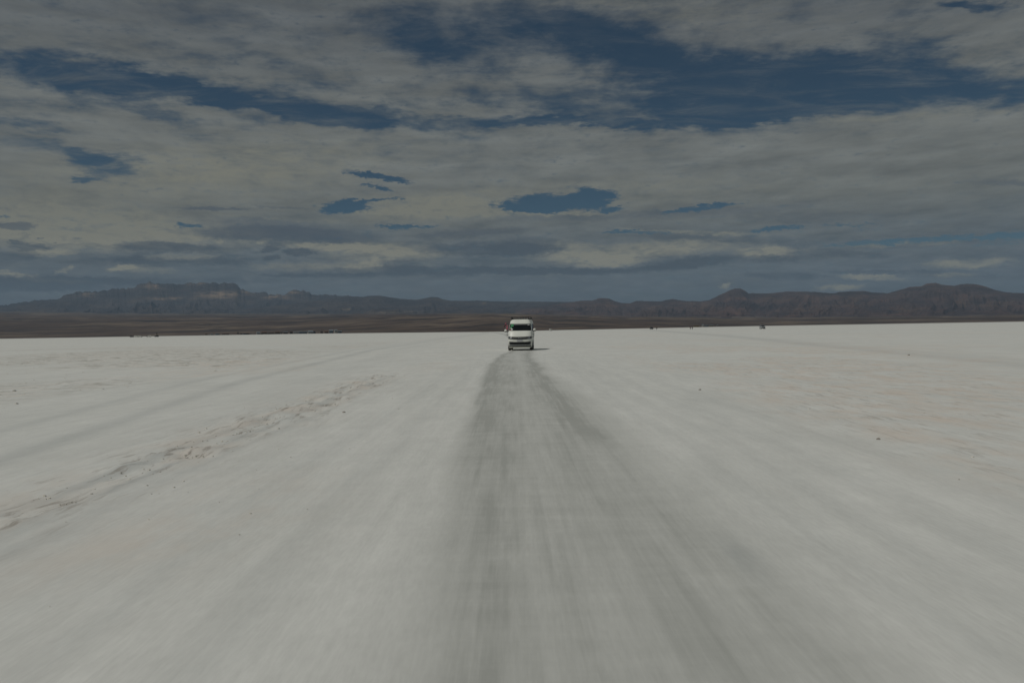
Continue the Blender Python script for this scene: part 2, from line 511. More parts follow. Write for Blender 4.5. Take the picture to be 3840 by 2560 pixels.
# older wheel tracks on both sides
t1 = ip([0, 8, 11, 29, 79, 205, 400, 900], [-6.0, -6.3, -6.8, -9.3, -12.8, -14, -11, -30])
t2 = ip([0, 8, 15, 30, 79, 205, 400, 900], [-7.6, -8.0, -9.0, -11.2, -14.6, -16, -13, -33])
t3 = ip([0, 15, 32, 61, 150, 430, 1200], [13, 15, 19, 23, 36, 70, 170])
soft = 1 + GY / 120
old = gau(t1, 0.26 * soft) * 0.36 + gau(t2, 0.20 * soft) * 0.26 + gau(t3, 0.6 * soft) * 0.34 + gau(t3 + 1.7, 0.4 * soft) * 0.2 + gau(t1 + 2.5, 0.8) * 0.10
old += (gau(-4.12 + wob * 0.35 - 0.012 * GY, 0.11) * 0.60 + gau(-4.62 + wob * 0.35 - 0.012 * GY, 0.10) * 0.55 + gau(-3.75 + wob * 0.3 - 0.01 * GY, 0.12) * 0.25) * (1 - smooth01(GY, 24, 36))
old *= 0.62 * (1 - smooth01(GY, 300, 900))
for k, cx in enumerate((2.35, 2.9, 3.5, 4.4, -1.7, -2.5)):
    old += gau(cx + wob * 0.5, 0.16) * 0.10 * (1 - smooth01(GY, 25, 60))
old += np.exp(-((GX - (1.62 + (GY - 6.2) * 0.02)) / 0.07) ** 2) * np.exp(-((GY - 6.0) / 0.55) ** 2) * 0.5

# broken crust beside the road
rid = gau(-4.35 + wob * 0.8 - 0.012 * GY, 0.62) * (1 - smooth01(GY, 27, 35)) * (0.25 + 0.75 * smooth01(fbm(GX * 0.5, GY * 0.6, 4), 0.25, 0.5))
rid2 = gau(-4.9 + wob, 1.1) * (1 - smooth01(GY, 24, 36)) * 0.35
fieldL = smooth01(-GX, 9.5 + GY * 0.05, 13 + GY * 0.05) * smooth01(GY, 12, 20) * (1 - smooth01(GY, 90, 180)) * smooth01(fbm(GX * 0.10 + 3, GY * 0.06, 4), 0.35, 0.6)
fieldR = smooth01(GX, 3.6 + 0.03 * GY, 5.5 + 0.05 * GY) * smooth01(GY, 5, 9) * (1 - smooth01(GY, 45, 110)) * (1 - smooth01(GX, 9 + GY * 0.2, 14 + GY * 0.3)) * smooth01(fbm(GX * 0.22 + 30, GY * 0.12, 4), 0.38, 0.62)
crust = np.clip(rid + rid2 + 0.55 * fieldL + 0.42 * fieldR, 0, 1)
patch = np.exp(-(((GX + 2.55) / 0.8) ** 2 + ((GY - 8.0) / 1.9) ** 2)) * 0.5 + np.exp(-(((GX + 3.0) / 0.5) ** 2 + ((GY - 6.6) / 1.0) ** 2)) * 0.35
ochre = np.clip(rid * 0.5 + rid2 * 1.0 + fieldR * 0.9 + fieldL * 0.45 + patch + 0.5 * smooth01(fbm(GX * 0.16 + 9, GY * 0.05 + 2, 4), 0.56, 0.75) * smooth01(abs(GX - 0.4), 2.2, 4.0), 0, 1)

rel = fbm(GX * 2.7, GY * 2.0, 5, 0.6) - 0.5
bro = fbm(GX * 0.9 + 60, GY * 0.8, 4, 0.55, ridged=True) - 0.5
near_f = 1 - smooth01(np.maximum(abs(GX), GY), 60, 140)
GZ = near_f * (rid * (0.02 + rel * 0.26) + rid2 * rel * 0.08 + fieldL * (bro * 0.12 + rel * 0.08) + fieldR * (rel * 0.05 + bro * 0.03))
GZ += near_f * (-0.018 * np.clip(trk, 0, 1) + 0.010 * crown + (fbm(GX * 0.5, GY * 0.12, 4) - 0.5) * 0.02)
GZ[np.hypot(GX - 0.7, (GY - 70.0) / 2.2) < 2.2] = 0.0
salt_me = grid_mesh('salt_flat', GX, GY, GZ, {'lane': lane, 'old': old, 'crust': crust, 'ochre': ochre, 'dash': fieldL})

m_salt = bpy.data.materials.new('salt')
m_salt.use_nodes = True
N = NT(m_salt.node_tree)
b = m_salt.node_tree.nodes['Principled BSDF']
pos = N.node('ShaderNodeNewGeometry').outputs['Position']
lines = N.noise(N.vmath('MULTIPLY', pos, (1.0, 0.022, 1.0)), 10.0, 5.0, 0.65)
a_lane, a_old, a_crust, a_ochre = (N.attr(k) for k in ('lane', 'old', 'crust', 'ochre'))
grain = N.noise(pos, 14.0, 6.0, 0.6)
mott = N.noise(N.vmath('MULTIPLY', pos, (1.0, 0.35, 1.0)), 0.55, 6.0, 0.6)
strk = N.noise(N.vmath('MULTIPLY', pos, (1.0, 0.10, 1.0)), 6.5, 6.0, 0.62)
strk2 = N.noise(N.vmath('MULTIPLY', pos, (1.0, 0.16, 1.0)), 2.2, 5.0, 0.6)
cross = N.noise(N.vmath('MULTIPLY', pos, (0.30, 1.6, 1.0)), 2.0, 6.0, 0.65)
big = N.noise(N.vmath('MULTIPLY', pos, (1.0, 0.5, 1.0)), 0.06, 4.0, 0.55)
sw, sd = (0.705, 0.712, 0.676), (0.63, 0.640, 0.606)
col = N.mix(N.mrange(mott, 0.25, 0.75), sd, sw)
col = N.mix(N.mrange(big, 0.3, 0.7, 0.0, 0.35), col, (0.60, 0.625, 0.60))
iso = N.noise(pos, 1.6, 7.0, 0.68)
fine = N.noise(N.vmath('MULTIPLY', pos, (1.0, 0.14, 1.0)), 38.0, 4.0, 0.6)
col = N.vmath('SCALE', col, scale=N.mrange(iso, 0.25, 0.75, 0.965, 1.035))
col = N.vmath('SCALE', col, scale=N.mrange(lines, 0.25, 0.75, 0.97, 1.03))
col = N.vmath('SCALE', col, scale=N.mrange(fine, 0.25, 0.75, 0.955, 1.045))
col = N.vmath('SCALE', col, scale=N.mrange(strk, 0.25, 0.75, 0.96, 1.04))
col = N.vmath('SCALE', col, scale=N.mrange(strk2, 0.25, 0.75, 0.965, 1.035))
# packed, dirtier salt in the wheel lane
lm = N.math('MULTIPLY', a_lane, N.math('ADD', N.mrange(strk2, 0.2, 0.8, 0.60, 1.25), N.math('ADD', N.math('MULTIPLY', N.math('SUBTRACT', cross, 0.5), 0.7), N.math('MULTIPLY', N.math('SUBTRACT', lines, 0.5), 1.6))), clamp=True)
col = N.mix(N.math('MULTIPLY', lm, 0.79), col, (0.33, 0.342, 0.317))
pale = N.math('MULTIPLY', N.mrange(cross, 0.63, 0.75), N.math('MULTIPLY', a_lane, 0.22))
col = N.mix(pale, col, (0.66, 0.68, 0.65))
om = N.math('MULTIPLY', a_old, N.mrange(strk2, 0.2, 0.8, 0.7, 1.7), clamp=True)
col = N.mix(om, col, (0.30, 0.325, 0.325))
# warm, dusty stains and dark pits in the broken crust
och = N.math('MULTIPLY', a_ochre, N.mrange(N.noise(N.vmath('MULTIPLY', pos, (1.0, 0.4, 1.0)), 1.3, 6.0, 0.65), 0.38, 0.68))
col = N.mix(N.math('MULTIPLY', och, 0.8), col, (0.66, 0.585, 0.505))
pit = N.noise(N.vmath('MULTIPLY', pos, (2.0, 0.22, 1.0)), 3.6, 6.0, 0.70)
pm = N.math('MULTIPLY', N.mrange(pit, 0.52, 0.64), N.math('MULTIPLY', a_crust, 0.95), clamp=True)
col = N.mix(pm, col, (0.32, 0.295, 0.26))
dsh = N.noise(N.vmath('MULTIPLY', pos, (0.55, 0.8, 1.0)), 1.5, 5.0, 0.66)
dm = N.math('MULTIPLY', N.mrange(dsh, 0.53, 0.61), N.math('MULTIPLY', N.attr('dash'), 0.8), clamp=True)
col = N.mix(dm, col, (0.33, 0.325, 0.285))
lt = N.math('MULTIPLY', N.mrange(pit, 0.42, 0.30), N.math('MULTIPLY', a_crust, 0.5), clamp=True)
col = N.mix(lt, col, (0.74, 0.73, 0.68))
N.put(b.inputs['Base Color'], col)
b.inputs['Roughness'].default_value = 0.85
b.inputs['Specular IOR Level'].default_value = 0.25
hgt = N.math('ADD', N.math('MULTIPLY', grain, 0.22), N.math('MULTIPLY', strk, 0.5))
hgt = N.math('ADD', hgt, N.math('MULTIPLY', cross, N.math('ADD', 0.2, N.math('MULTIPLY', a_lane, 0.4))))
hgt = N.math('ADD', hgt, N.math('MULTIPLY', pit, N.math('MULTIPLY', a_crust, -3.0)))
bp = N.node('ShaderNodeBump')
bp.inputs['Strength'].default_value = 0.22
bp.inputs['Distance'].default_value = 0.02
N.put(bp.inputs['Height'], hgt)
N.put(b.inputs['Normal'], bp.outputs[0])
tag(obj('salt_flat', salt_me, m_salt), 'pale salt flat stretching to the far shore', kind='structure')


# ----------------------------------------------------------------- far shore, hills and mountains
def land_material(name, tones, stripe, gully=0.0, palec=(0.34, 0.25, 0.17), spread=(0.28, 0.72)):
    m = bpy.data.materials.new(name)
    m.use_nodes = True
    n = NT(m.node_tree)
    bs = m.node_tree.nodes['Principled BSDF']
    p = n.node('ShaderNodeNewGeometry').outputs['Position']
    x, yy, z = n.sep(p)
    rr = n.math('SQRT', n.math('ADD', n.math('MULTIPLY', x, x), n.math('MULTIPLY', yy, yy)))
    a = n.math('ARCTAN2', x, yy)
    if stripe[1] < 0:      # bands that keep their apparent width as the plain recedes
        q = n.comb(n.math('MULTIPLY', a, stripe[0]), n.math('MULTIPLY', n.math('LOGARITHM', rr, math.e), -stripe[1]), 0.0)
    else:
        q = n.comb(n.math('MULTIPLY', a, stripe[0]), n.math('DIVIDE', rr, stripe[1]), n.math('DIVIDE', z, stripe[2]))
    v = n.noise(q, 1.0, 7.0, 0.62)
    v2 = n.noise(q, 3.1, 6.0, 0.62)
    f = n.math('ADD', n.math('MULTIPLY', v, 0.7), n.math('MULTIPLY', v2, 0.3))
    c = n.ramp(n.mrange(f, *spread, smooth=False), tones)
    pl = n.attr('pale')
    c = n.mix(n.math('MULTIPLY', pl, n.mrange(v2, 0.38, 0.6, 0.05, 1.0)), c, palec)  # tan streaks on the plain; on the ranges, sunlit patches painted into the colour
    n.put(bs.inputs['Base Color'], c)
    bs.inputs['Roughness'].default_value = 0.95
    bs.inputs['Specular IOR Level'].default_value = 0.1
    if gully:
        bpn = n.node('ShaderNodeBump')
        bpn.inputs['Strength'].default_value = gully
        bpn.inputs['Distance'].default_value = 110.0
        n.put(bpn.inputs['Height'], n.noise(p, 0.004, 6.0, 0.6))
        n.put(bs.inputs['Normal'], bpn.outputs[0])
    return m


SHORE = 1600.0
_sh = [(-900, 2700), (0, 2500), (700, 2100), (1100, 1800), (1500, 1050), (1800, 700), (1900, 660), (2070, 950), (2450, 1350), (2860, 2300), (3840, 2600), (4700, 2700)]
_sa, _sd = np.radians([azel(p, 1240)[0] for p, q in _sh]), np.array([q for p, q in _sh], float)


def shore(A):
    return np.interp(A, _sa, _sd)




def plain_height(A, RR):
    # gentle alluvial apron, higher towards the left of the view
    s = np.interp(A, [-0.7, -0.54, -0.3, 0.0, 0.14, 0.4, 0.7], [0.034, 0.033, 0.027, 0.0205, 0.0155, 0.0105, 0.009])
    S0 = shore(A)
    d = np.maximum(RR - S0 - 120, 0)
    return -0.8 + np.minimum((RR - S0) / 60.0, 1.2) + s * d * smooth01(d, 0, 2500) + (fbm(A * 40, RR / 420.0, 4) - 0.5) * np.clip(d / 160, 0, 26)


aa = np.linspace(R(-48), R(48), 420)
rs = [600.0]
while rs[-1] < 15000:
    rs.append(rs[-1] + max(11, 0.011 * (rs[-1] - 1400)))
A, RR = np.meshgrid(aa, np.array(rs))
PZ = plain_height(A, RR)
edge = (fbm(A * 90, RR * 0 + 2, 4) - 0.5) * 0.05 * shore(A)
PZ = np.where(RR < shore(A) + edge, -0.8, np.maximum(PZ, -0.8 + 0.9 * smooth01(RR - edge - shore(A), 0, 40)))
pl_me = grid_mesh('plain', np.sin(A) * RR, np.cos(A) * RR, PZ, {'pale': smooth01(fbm(A * 9, np.log(RR) * 11.0, 4, 0.55), 0.54, 0.68) * 0.5 * smooth01(RR, 1900, 2600)})
m_plain = land_material('dry_plain', [(0.0, (0.032, 0.034, 0.037)), (0.35, (0.074, 0.060, 0.054)), (0.6, (0.112, 0.088, 0.073)), (1.0, (0.19, 0.155, 0.118))], (7.0, -9.0, 60.0), 0.0, (0.25, 0.20, 0.145), (0.36, 0.66))
tag(obj('plain', pl_me, m_plain), 'dark brown striped plain beyond the salt edge', kind='structure')

crest_l = [(-700, 1190), (-350, 1165), (-150, 1152), (0, 1144), (60, 1138), (140, 1124), (215, 1121), (245, 1108), (280, 1097), (298, 1091), (330, 1094), (380, 1091), (420, 1085),
           (460, 1083), (500, 1077), (522, 1066), (545, 1063), (560, 1057), (575, 1062), (620, 1064), (660, 1066), (690, 1067), (706, 1061), (780, 1060),
           (800, 1059), (820, 1063), (840, 1060), (880, 1060), (890, 1068), (903, 1086), (930, 1090), (945, 1097), (960, 1096), (1000, 1095), (1010, 1104), (1030, 1106),
           (1070, 1104), (1083, 1095), (1108, 1086), (1120, 1090), (1150, 1092), (1162, 1098), (1170, 1104), (1230, 1106), (1300, 1109), (1360, 1114), (1420, 1120), (1500, 1132), (1650, 1150), (1900, 1185)]
crest_m = [(700, 1185), (1000, 1150), (1180, 1128), (1300, 1113), (1340, 1111), (1360, 1114), (1375, 1110), (1420, 1108), (1460, 1114), (1500, 1120), (1560, 1124), (1590, 1119), (1615, 1113), (1640, 1114), (1658, 1122), (1690, 1127),
           (1760, 1128), (1790, 1126), (1840, 1129), (1900, 1130), (2150, 1132), (2300, 1140), (2500, 1160), (2700, 1185)]
crest_r = [(1750, 1188), (1950, 1160), (2080, 1142), (2150, 1132), (2178, 1127), (2222, 1127), (2245, 1119), (2265, 1117), (2285, 1120), (2308, 1130), (2330, 1135), (2362, 1137), (2388, 1128), (2430, 1129), (2480, 1130), (2500, 1124),
           (2520, 1121), (2570, 1128), (2625, 1130), (2660, 1125), (2700, 1106), (2735, 1089), (2755, 1082), (2775, 1081), (2790, 1088), (2805, 1099), (2840, 1100), (2900, 1099),
           (2950, 1093), (3000, 1093), (3060, 1095), (3100, 1098), (3125, 1100), (3150, 1094), (3200, 1092), (3240, 1091), (3280, 1097), (3330, 1099), (3375, 1087), (3410, 1076),
           (3455, 1073), (3478, 1063), (3510, 1061), (3540, 1069), (3580, 1071), (3610, 1065), (3650, 1064), (3690, 1072), (3730, 1087), (3780, 1097), (3840, 1099), (4000, 1088), (4250, 1110), (4700, 1160)]


def range_mesh(name, crest, r0, rc, r1, rugged, gfreq, cliff, seed, sunlit_spots=()):
    pts = sorted(azel(*p) for p in crest)
    ca, ce = np.radians([p[0] for p in pts]), np.radians([p[1] for p in pts])
    na = 1500
    a = np.linspace(ca[0], ca[-1], na)
    elv = np.interp(a, ca, ce)
    k = np.ones(5) / 5
    elv = 0.85 * elv + 0.15 * np.convolve(np.pad(elv, 2, 'edge'), k, 'valid')
    elv = elv + (fbm(a * 340 + seed, a * 0 + seed, 4, 0.6) - 0.5) * 0.0017 * rugged * (1.6 if cliff else 0.5)
    crest_z = np.tan(elv) * rc + EYE
    kw = np.hanning(61)
    top = np.convolve(np.pad(crest_z, 30, 'edge'), kw / kw.sum(), 'valid')
    t = np.concatenate([np.linspace(0, 1, 70), 1 + np.linspace(0.03, 1, 14)])
    A2, T = np.meshgrid(a, t)
    TOP = np.tile(top, (len(t), 1))
    RR2 = np.where(T <= 1, r0 + (rc - r0) * T, rc + (r1 - rc) * (T - 1))
    base_h = plain_height(A2, np.minimum(RR2, rc))
    bz = plain_height(a, np.full_like(a, r0)) - 12
    BZ = np.tile(bz, (len(t), 1))
    up = np.clip(T, 0, 1)
    # concave slope, with spurs and gullies running down from the crest
    spur = fbm(A2 * gfreq + 2.2 * vnoise(A2 * 16, up * 5 + seed) + seed, up * 3.0 + seed, 5, 0.55, ridged=True)
    prof = up ** (1.45 + 0.9 * (1 - spur))
    hump = fbm(A2 * gfreq * 0.55 + seed * 3, up * 2.4, 4) - 0.5
    prof = np.clip(prof + hump * 0.34 * np.sin(np.pi * up) * rugged, 0, None)
    prof = prof * (1 - 0.42 * (1 - spur) * np.sin(np.pi * np.clip(up * 1.05, 0, 1)))
    if cliff:
        st = np.clip(smooth01(up, 0.84, 0.99) * 0.24 + prof * 0.76, 0, 1)
        w = smooth01(top, np.percentile(top, 55), np.percentile(top, 80))[None, :]
        prof = prof * (1 - w) + st * w
    prof = np.minimum(prof, 0.985 * up + 0.0 + 0.015)
    Z = BZ + (TOP - BZ) * prof + (crest_z - top)[None, :] * up ** 12
    Z = np.where(T > 1, crest_z[None, :] * (2 - T) - 20 * (T - 1), Z)
    # nothing in front may rise above the line of sight to the crest
    cap = EYE + np.tan(np.tile(elv, (len(t), 1))) * RR2 * (0.93 + 0.07 * up)
    Z = np.where(T < 1, np.minimum(Z, cap), Z)
    Z[t == 1] = crest_z
    LIT = np.zeros_like(Z)  # mask of sunlit patches, painted as lighter rock colour
    for (px, py, wx, wy) in sunlit_spots:
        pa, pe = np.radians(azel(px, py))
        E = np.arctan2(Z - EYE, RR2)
        LIT += np.exp(-((A2 - pa) / (wx / F_PX)) ** 2 - ((E - pe) / (wy / F_PX)) ** 2)
    return grid_mesh(name, np.sin(A2) * RR2, np.cos(A2) * RR2, Z, {'pale': np.clip(LIT, 0, 1)})


m_rock = land_material('rocky_mountain', [(0.0, (0.016, 0.018, 0.022)), (0.4, (0.046, 0.044, 0.049)), (0.7, (0.078, 0.066, 0.062)), (1.0, (0.15, 0.115, 0.09))], (26.0, 1500.0, 160.0), 0.6)  # range tones: cloud shade over the slopes is painted into the dark rock colours
m_ridge = land_material('dry_ridge', [(0.0, (0.018, 0.019, 0.022)), (0.45, (0.052, 0.046, 0.048)), (0.75, (0.080, 0.066, 0.058)), (1.0, (0.15, 0.12, 0.085))], (24.0, 1300.0, 110.0), 0.6, (0.20, 0.155, 0.11))
m_hill = land_material('red_brown_hill', [(0.0, (0.018, 0.018, 0.021)), (0.4, (0.058, 0.043, 0.043)), (0.7, (0.105, 0.068, 0.057)), (1.0, (0.16, 0.098, 0.074))], (22.0, 1200.0, 120.0), 0.7, (0.125, 0.082, 0.060))
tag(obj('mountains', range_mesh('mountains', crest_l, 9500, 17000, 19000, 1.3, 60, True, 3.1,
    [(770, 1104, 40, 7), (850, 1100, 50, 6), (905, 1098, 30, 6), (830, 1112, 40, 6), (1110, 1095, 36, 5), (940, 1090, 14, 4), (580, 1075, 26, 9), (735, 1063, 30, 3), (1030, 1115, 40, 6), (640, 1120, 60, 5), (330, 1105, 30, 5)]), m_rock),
    'rocky flat-topped mountains with painted sunlit patches on the left', kind='structure')
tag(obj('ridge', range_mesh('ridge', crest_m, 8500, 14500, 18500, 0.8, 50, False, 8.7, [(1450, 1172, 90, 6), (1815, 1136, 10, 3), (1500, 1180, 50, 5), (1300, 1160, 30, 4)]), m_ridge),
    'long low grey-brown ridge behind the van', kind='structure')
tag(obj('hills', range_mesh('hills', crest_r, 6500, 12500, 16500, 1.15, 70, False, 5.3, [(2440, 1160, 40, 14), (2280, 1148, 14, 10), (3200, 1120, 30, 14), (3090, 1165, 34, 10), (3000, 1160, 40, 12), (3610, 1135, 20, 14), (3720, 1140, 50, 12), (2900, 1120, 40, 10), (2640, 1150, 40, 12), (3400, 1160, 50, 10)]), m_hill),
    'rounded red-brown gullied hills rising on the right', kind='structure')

# ----------------------------------------------------------------- haze
bm = bmesh.new()
bmesh.ops.create_cube(bm, size=1.0)
for v in bm.verts:
    v.co = Vector((v.co.x * 40000, 9700 + v.co.y * 21000, -2.0 if v.co.z < 0 else 1180.0))
hz = obj('haze', bm, [])
m_haze = bpy.data.materials.new('air')
m_haze.use_nodes = True
m_haze.node_tree.nodes.clear()
N = NT(m_haze.node_tree)
pv = N.node('ShaderNodeVolumePrincipled')
pv.inputs['Color'].default_value = (0.55, 0.76, 1.0, 1)
pv.inputs['Density'].default_value = 3.7e-5
mo = N.node('ShaderNodeOutputMaterial')
m_haze.node_tree.links.new(pv.outputs[0], mo.inputs['Volume'])
hz.data.materials.append(m_haze)
tag(hz, 'thin blue air between the salt and the hills', kind='stuff')

# ----------------------------------------------------------------- materials for things
M = {
    'white': mat('white_paint', (0.76, 0.775, 0.715), 0.45, var=0.03, scale=2.0, dirt=((0.45, 0.43, 0.37), 0.55, 0.9)),
    'black': mat('black_plastic', (0.016, 0.017, 0.018), 0.6, spec=0.25, var=0.2),
    'rubber': mat('tyre_rubber', (0.018, 0.018, 0.018), 0.85, var=0.2, dirt=((0.25, 0.24, 0.21), 0.35, 0.12)),
    'glass': mat('dark_glass', (0.010, 0.012, 0.014), 0.08, var=0.05, spec=0.2),
    'chrome': mat('chrome', (0.62, 0.63, 0.64), 0.22, metal=1.0, var=0.05),
    'steel': mat('steel', (0.34, 0.35, 0.36), 0.45, metal=0.8, var=0.1),
    'lamp': mat('headlamp_glass', (0.10, 0.105, 0.11), 0.15, var=0.1, spec=0.5),
    'grey': mat('grey_plastic', (0.20, 0.205, 0.20), 0.6, var=0.1),
    'plate': mat('plate_grey', (0.50, 0.50, 0.52), 0.5, var=0.05),
    'green': mat('green_film', (0.02, 0.20, 0.075), 0.5, var=0.25, scale=9),
    'palegreen': mat('pale_green_paper', (0.22, 0.42, 0.26), 0.7, var=0.15),
    'redp': mat('red_paper', (0.28, 0.05, 0.05), 0.7, var=0.15),
    'paper': mat('white_paper', (0.55, 0.55, 0.55), 0.7, var=0.1),
    'rack': mat('rack_steel', (0.028, 0.030, 0.030), 0.55, metal=0.3, var=0.2),
    'pink': mat('pink_cloth', (0.50, 0.13, 0.18), 0.9, var=0.2, scale=14),
    'maroon': mat('dark_red_cloth', (0.10, 0.018, 0.030), 0.9, var=0.2, scale=14),
    'silver': mat('silver_paint', (0.42, 0.44, 0.45), 0.35, metal=0.4, var=0.05),
    'dark': mat('dark_paint', (0.035, 0.037, 0.042), 0.4, var=0.1),
    'adobe': mat('adobe_wall', (0.20, 0.155, 0.115), 0.95, var=0.18, scale=1.5, bump=0.3),
    'ochre': mat('ochre_wall', (0.30, 0.26, 0.15), 0.95, var=0.15, scale=1.5, bump=0.3),
    'lime': mat('limewashed_wall', (0.50, 0.51, 0.47), 0.9, var=0.12, scale=1.5, bump=0.2),
    'blue': mat('blue_grey_wall', (0.16, 0.21, 0.25), 0.8, var=0.12, scale=1.5),
    'tin': mat('grey_tin_roof', (0.20, 0.235, 0.26), 0.5, metal=0.2, var=0.15, scale=2),
    'rust': mat('rusty_tin_roof', (0.12, 0.075, 0.055), 0.8, var=0.25, scale=2),
    'wood': mat('dark_wood', (0.05, 0.038, 0.028), 0.85, var=0.2, scale=5),
    'leaf': mat('dark_leaf', (0.045, 0.055, 0.030), 0.9, var=0.35, scale=2),
    'skin': mat('skin', (0.26, 0.15, 0.10), 0.6, var=0.05),
    'hair': mat('dark_hair', (0.02, 0.016, 0.014), 0.7, var=0.1),
    'jeans': mat('dark_trousers', (0.035, 0.035, 0.055), 0.9, var=0.15),
    'stone': mat('dark_stone', (0.36, 0.33, 0.29), 0.95, var=0.25, scale=30, bump=0.5),
}


# ----------------------------------------------------------------- small mesh tools
def add_box(bm, c, s, rot=None, taper=1.0):
    vs = []
    for dz_ in (-1, 1):
        for dx_, dy_ in ((-1, -1), (1, -1), (1, 1), (-1, 1)):
            k = taper if dz_ > 0 else 1.0
            p = Vector((dx_ * s[0] / 2 * k, dy_ * s[1] / 2 * k, dz_ * s[2] / 2))
            if rot:
                p = rot @ p
            vs.append(bm.verts.new(p + Vector(c)))
    for f in ((3, 2, 1, 0), (4, 5, 6, 7), (0, 1, 5, 4), (1, 2, 6, 5), (2, 3, 7, 6), (3, 0, 4, 7)):
        bm.faces.new([vs[i] for i in f])


def add_tube(bm, pts, r, n=7, closed_ends=True):
    pts = [Vector(p) for p in pts]
    rings = []
    for i, p in enumerate(pts):
        t = (pts[min(i + 1, len(pts) - 1)] - pts[max(i - 1, 0)]).normalized()
        a = t.cross(Vector((0, 0, 1)))
        if a.length < 1e-3:
            a = Vector((1, 0, 0))
        a.normalize()
        c = t.cross(a).normalized()
        rad = r[i] if isinstance(r, (list, tuple)) else r
        rings.append([bm.verts.new(p + (a * math.cos(2 * math.pi * k / n) + c * math.sin(2 * math.pi * k / n)) * rad) for k in range(n)])
    for r0, r1 in zip(rings, rings[1:]):
        for k in range(n):
            bm.faces.new((r0[k], r0[(k + 1) % n], r1[(k + 1) % n], r1[k]))
    if closed_ends:
        bm.faces.new(rings[0][::-1])
        bm.faces.new(rings[-1])


def add_lathe_x(bm, cx, cy, cz, prof, n=24):
    """profile of (x offset, radius) turned about an axis along x"""
    rings = []
    for (px, pr) in prof:
        rings.append([bm.verts.new((cx + px, cy + pr * math.cos(2 * math.pi * k / n), cz + pr * math.sin(2 * math.pi * k / n))) for k in range(n)])
    for r0, r1 in zip(rings, rings[1:]):
        for k in range(n):
            bm.faces.new((r0[k], r0[(k + 1) % n], r1[(k + 1) % n], r1[k]))
    bm.faces.new(rings[0][::-1])
    bm.faces.new(rings[-1])


class Shell:
    """vehicle body lofted from level slices: (z, front y, rear y, half width at the front, half width at the side)"""
    def __init__(s, slices, nose=0.42, power=3.2, tail=0.22, blend=1.3):
        s.sl, s.nose, s.p, s.tail, s.blend = slices, nose, power, tail, blend

    def at(s, z):
        zs = [q[0] for q in s.sl]
        return [float(np.interp(z, zs, [q[i] for q in s.sl])) for i in (1, 2, 3, 4)]

    def front(s, u, z, off=0.0):
        yf, yr, hf, hs = s.at(z)
        yy = yf + s.nose * (1 - max(0.0, 1 - abs(u) ** s.p) ** (1 / s.p))
        f2 = s.at(min(z + 0.05, s.sl[-1][0]))[0]
        f1 = s.at(max(z - 0.05, s.sl[0][0]))[0]
        nrm = Vector((0, -1, (f2 - f1) / 0.1 if z < s.sl[-1][0] - 0.05 else 0.3)).normalized()
        return Vector((u * hf, yy, z)) + nrm * off

    def side(s, sg, yy, z, off=0.0):
        yf, yr, hf, hs = s.at(z)
        k = min(max((yy - yf - s.nose) / s.blend, 0), 1)
        k = k * k * (3 - 2 * k)
        return Vector((sg * (hf + (hs - hf) * k + off), yy, z))

    def ring(s, z):
        yf, yr, hf, hs = s.at(z)
        out = [s.front(uu, z) for uu in np.sin(np.linspace(-math.pi / 2, math.pi / 2, 17))]
        ysd = np.linspace(yf + s.nose, yr - s.tail, 11)[1:-1]
        out += [s.side(1, q, z) for q in ysd]
        for uu in np.sin(np.linspace(math.pi / 2, -math.pi / 2, 13)):
            out.append(Vector((uu * hs, yr - s.tail * (1 - max(0.0, 1 - abs(uu) ** 4) ** 0.25), z)))
        out += [s.side(-1, q, z) for q in ysd[::-1]]
        return out

    def body(s):
        bm = bmesh.new()
        zs = []
        for a_, b_ in zip(s.sl, s.sl[1:]):
            zs += list(np.linspace(a_[0], b_[0], 3)[:-1])
        zs.append(s.sl[-1][0])
        rings = [[bm.verts.new(p) for p in s.ring(z)] for z in zs]
        n = len(rings[0])
        for r0, r1 in zip(rings, rings[1:]):
            for k in range(n):
                bm.faces.new((r0[k], r0[(k + 1) % n], r1[(k + 1) % n], r1[k]))
        bm.faces.new(rings[0][::-1])
        bm.faces.new(rings[-1])
        return bm

    def front_patch(s, u0, u1, z0, z1, off=0.012, thick=0.02, nu=12, nz=5):
        zf0 = z0 if callable(z0) else (lambda q: z0)
        zf1 = z1 if callable(z1) else (lambda q: z1)
        bm = bmesh.new()
        def sheet(o):
            return [[bm.verts.new(s.front(uu, zf0(uu) + (zf1(uu) - zf0(uu)) * j / nz, o)) for uu in np.linspace(u0, u1, nu + 1)] for j in range(nz + 1)]
        return s._close(bm, sheet(off), sheet(off - thick))

    def side_patch(s, sg, y0, y1, z0, z1, off=0.012, thick=0.02, rake0=0.0, rake1=0.0, nu=8, nz=4):
        bm = bmesh.new()
        def sheet(o):
            rows = []
            for j in range(nz + 1):
                t = j / nz
                rows.append([bm.verts.new(s.side(sg, (y0 + rake0 * t) + ((y1 + rake1 * t) - (y0 + rake0 * t)) * i / nu, z0 + (z1 - z0) * t, o)) for i in range(nu + 1)])
            return rows
        return s._close(bm, sheet(off), sheet(off - thick))

    @staticmethod
    def _close(bm, A_, B_):
        nz, nu = len(A_) - 1, len(A_[0]) - 1
        for g in (A_, B_):
            for j in range(nz):
                for i in range(nu):
                    bm.faces.new((g[j][i], g[j][i + 1], g[j + 1][i + 1], g[j + 1][i]))
        for j in range(nz):
            for i in (0, nu):
                bm.faces.new((A_[j][i], A_[j + 1][i], B_[j + 1][i], B_[j][i]))
        for i in range(nu):
            for j in (0, nz):
                bm.faces.new((A_[j][i], A_[j][i + 1], B_[j][i + 1], B_[j][i]))
        return bm


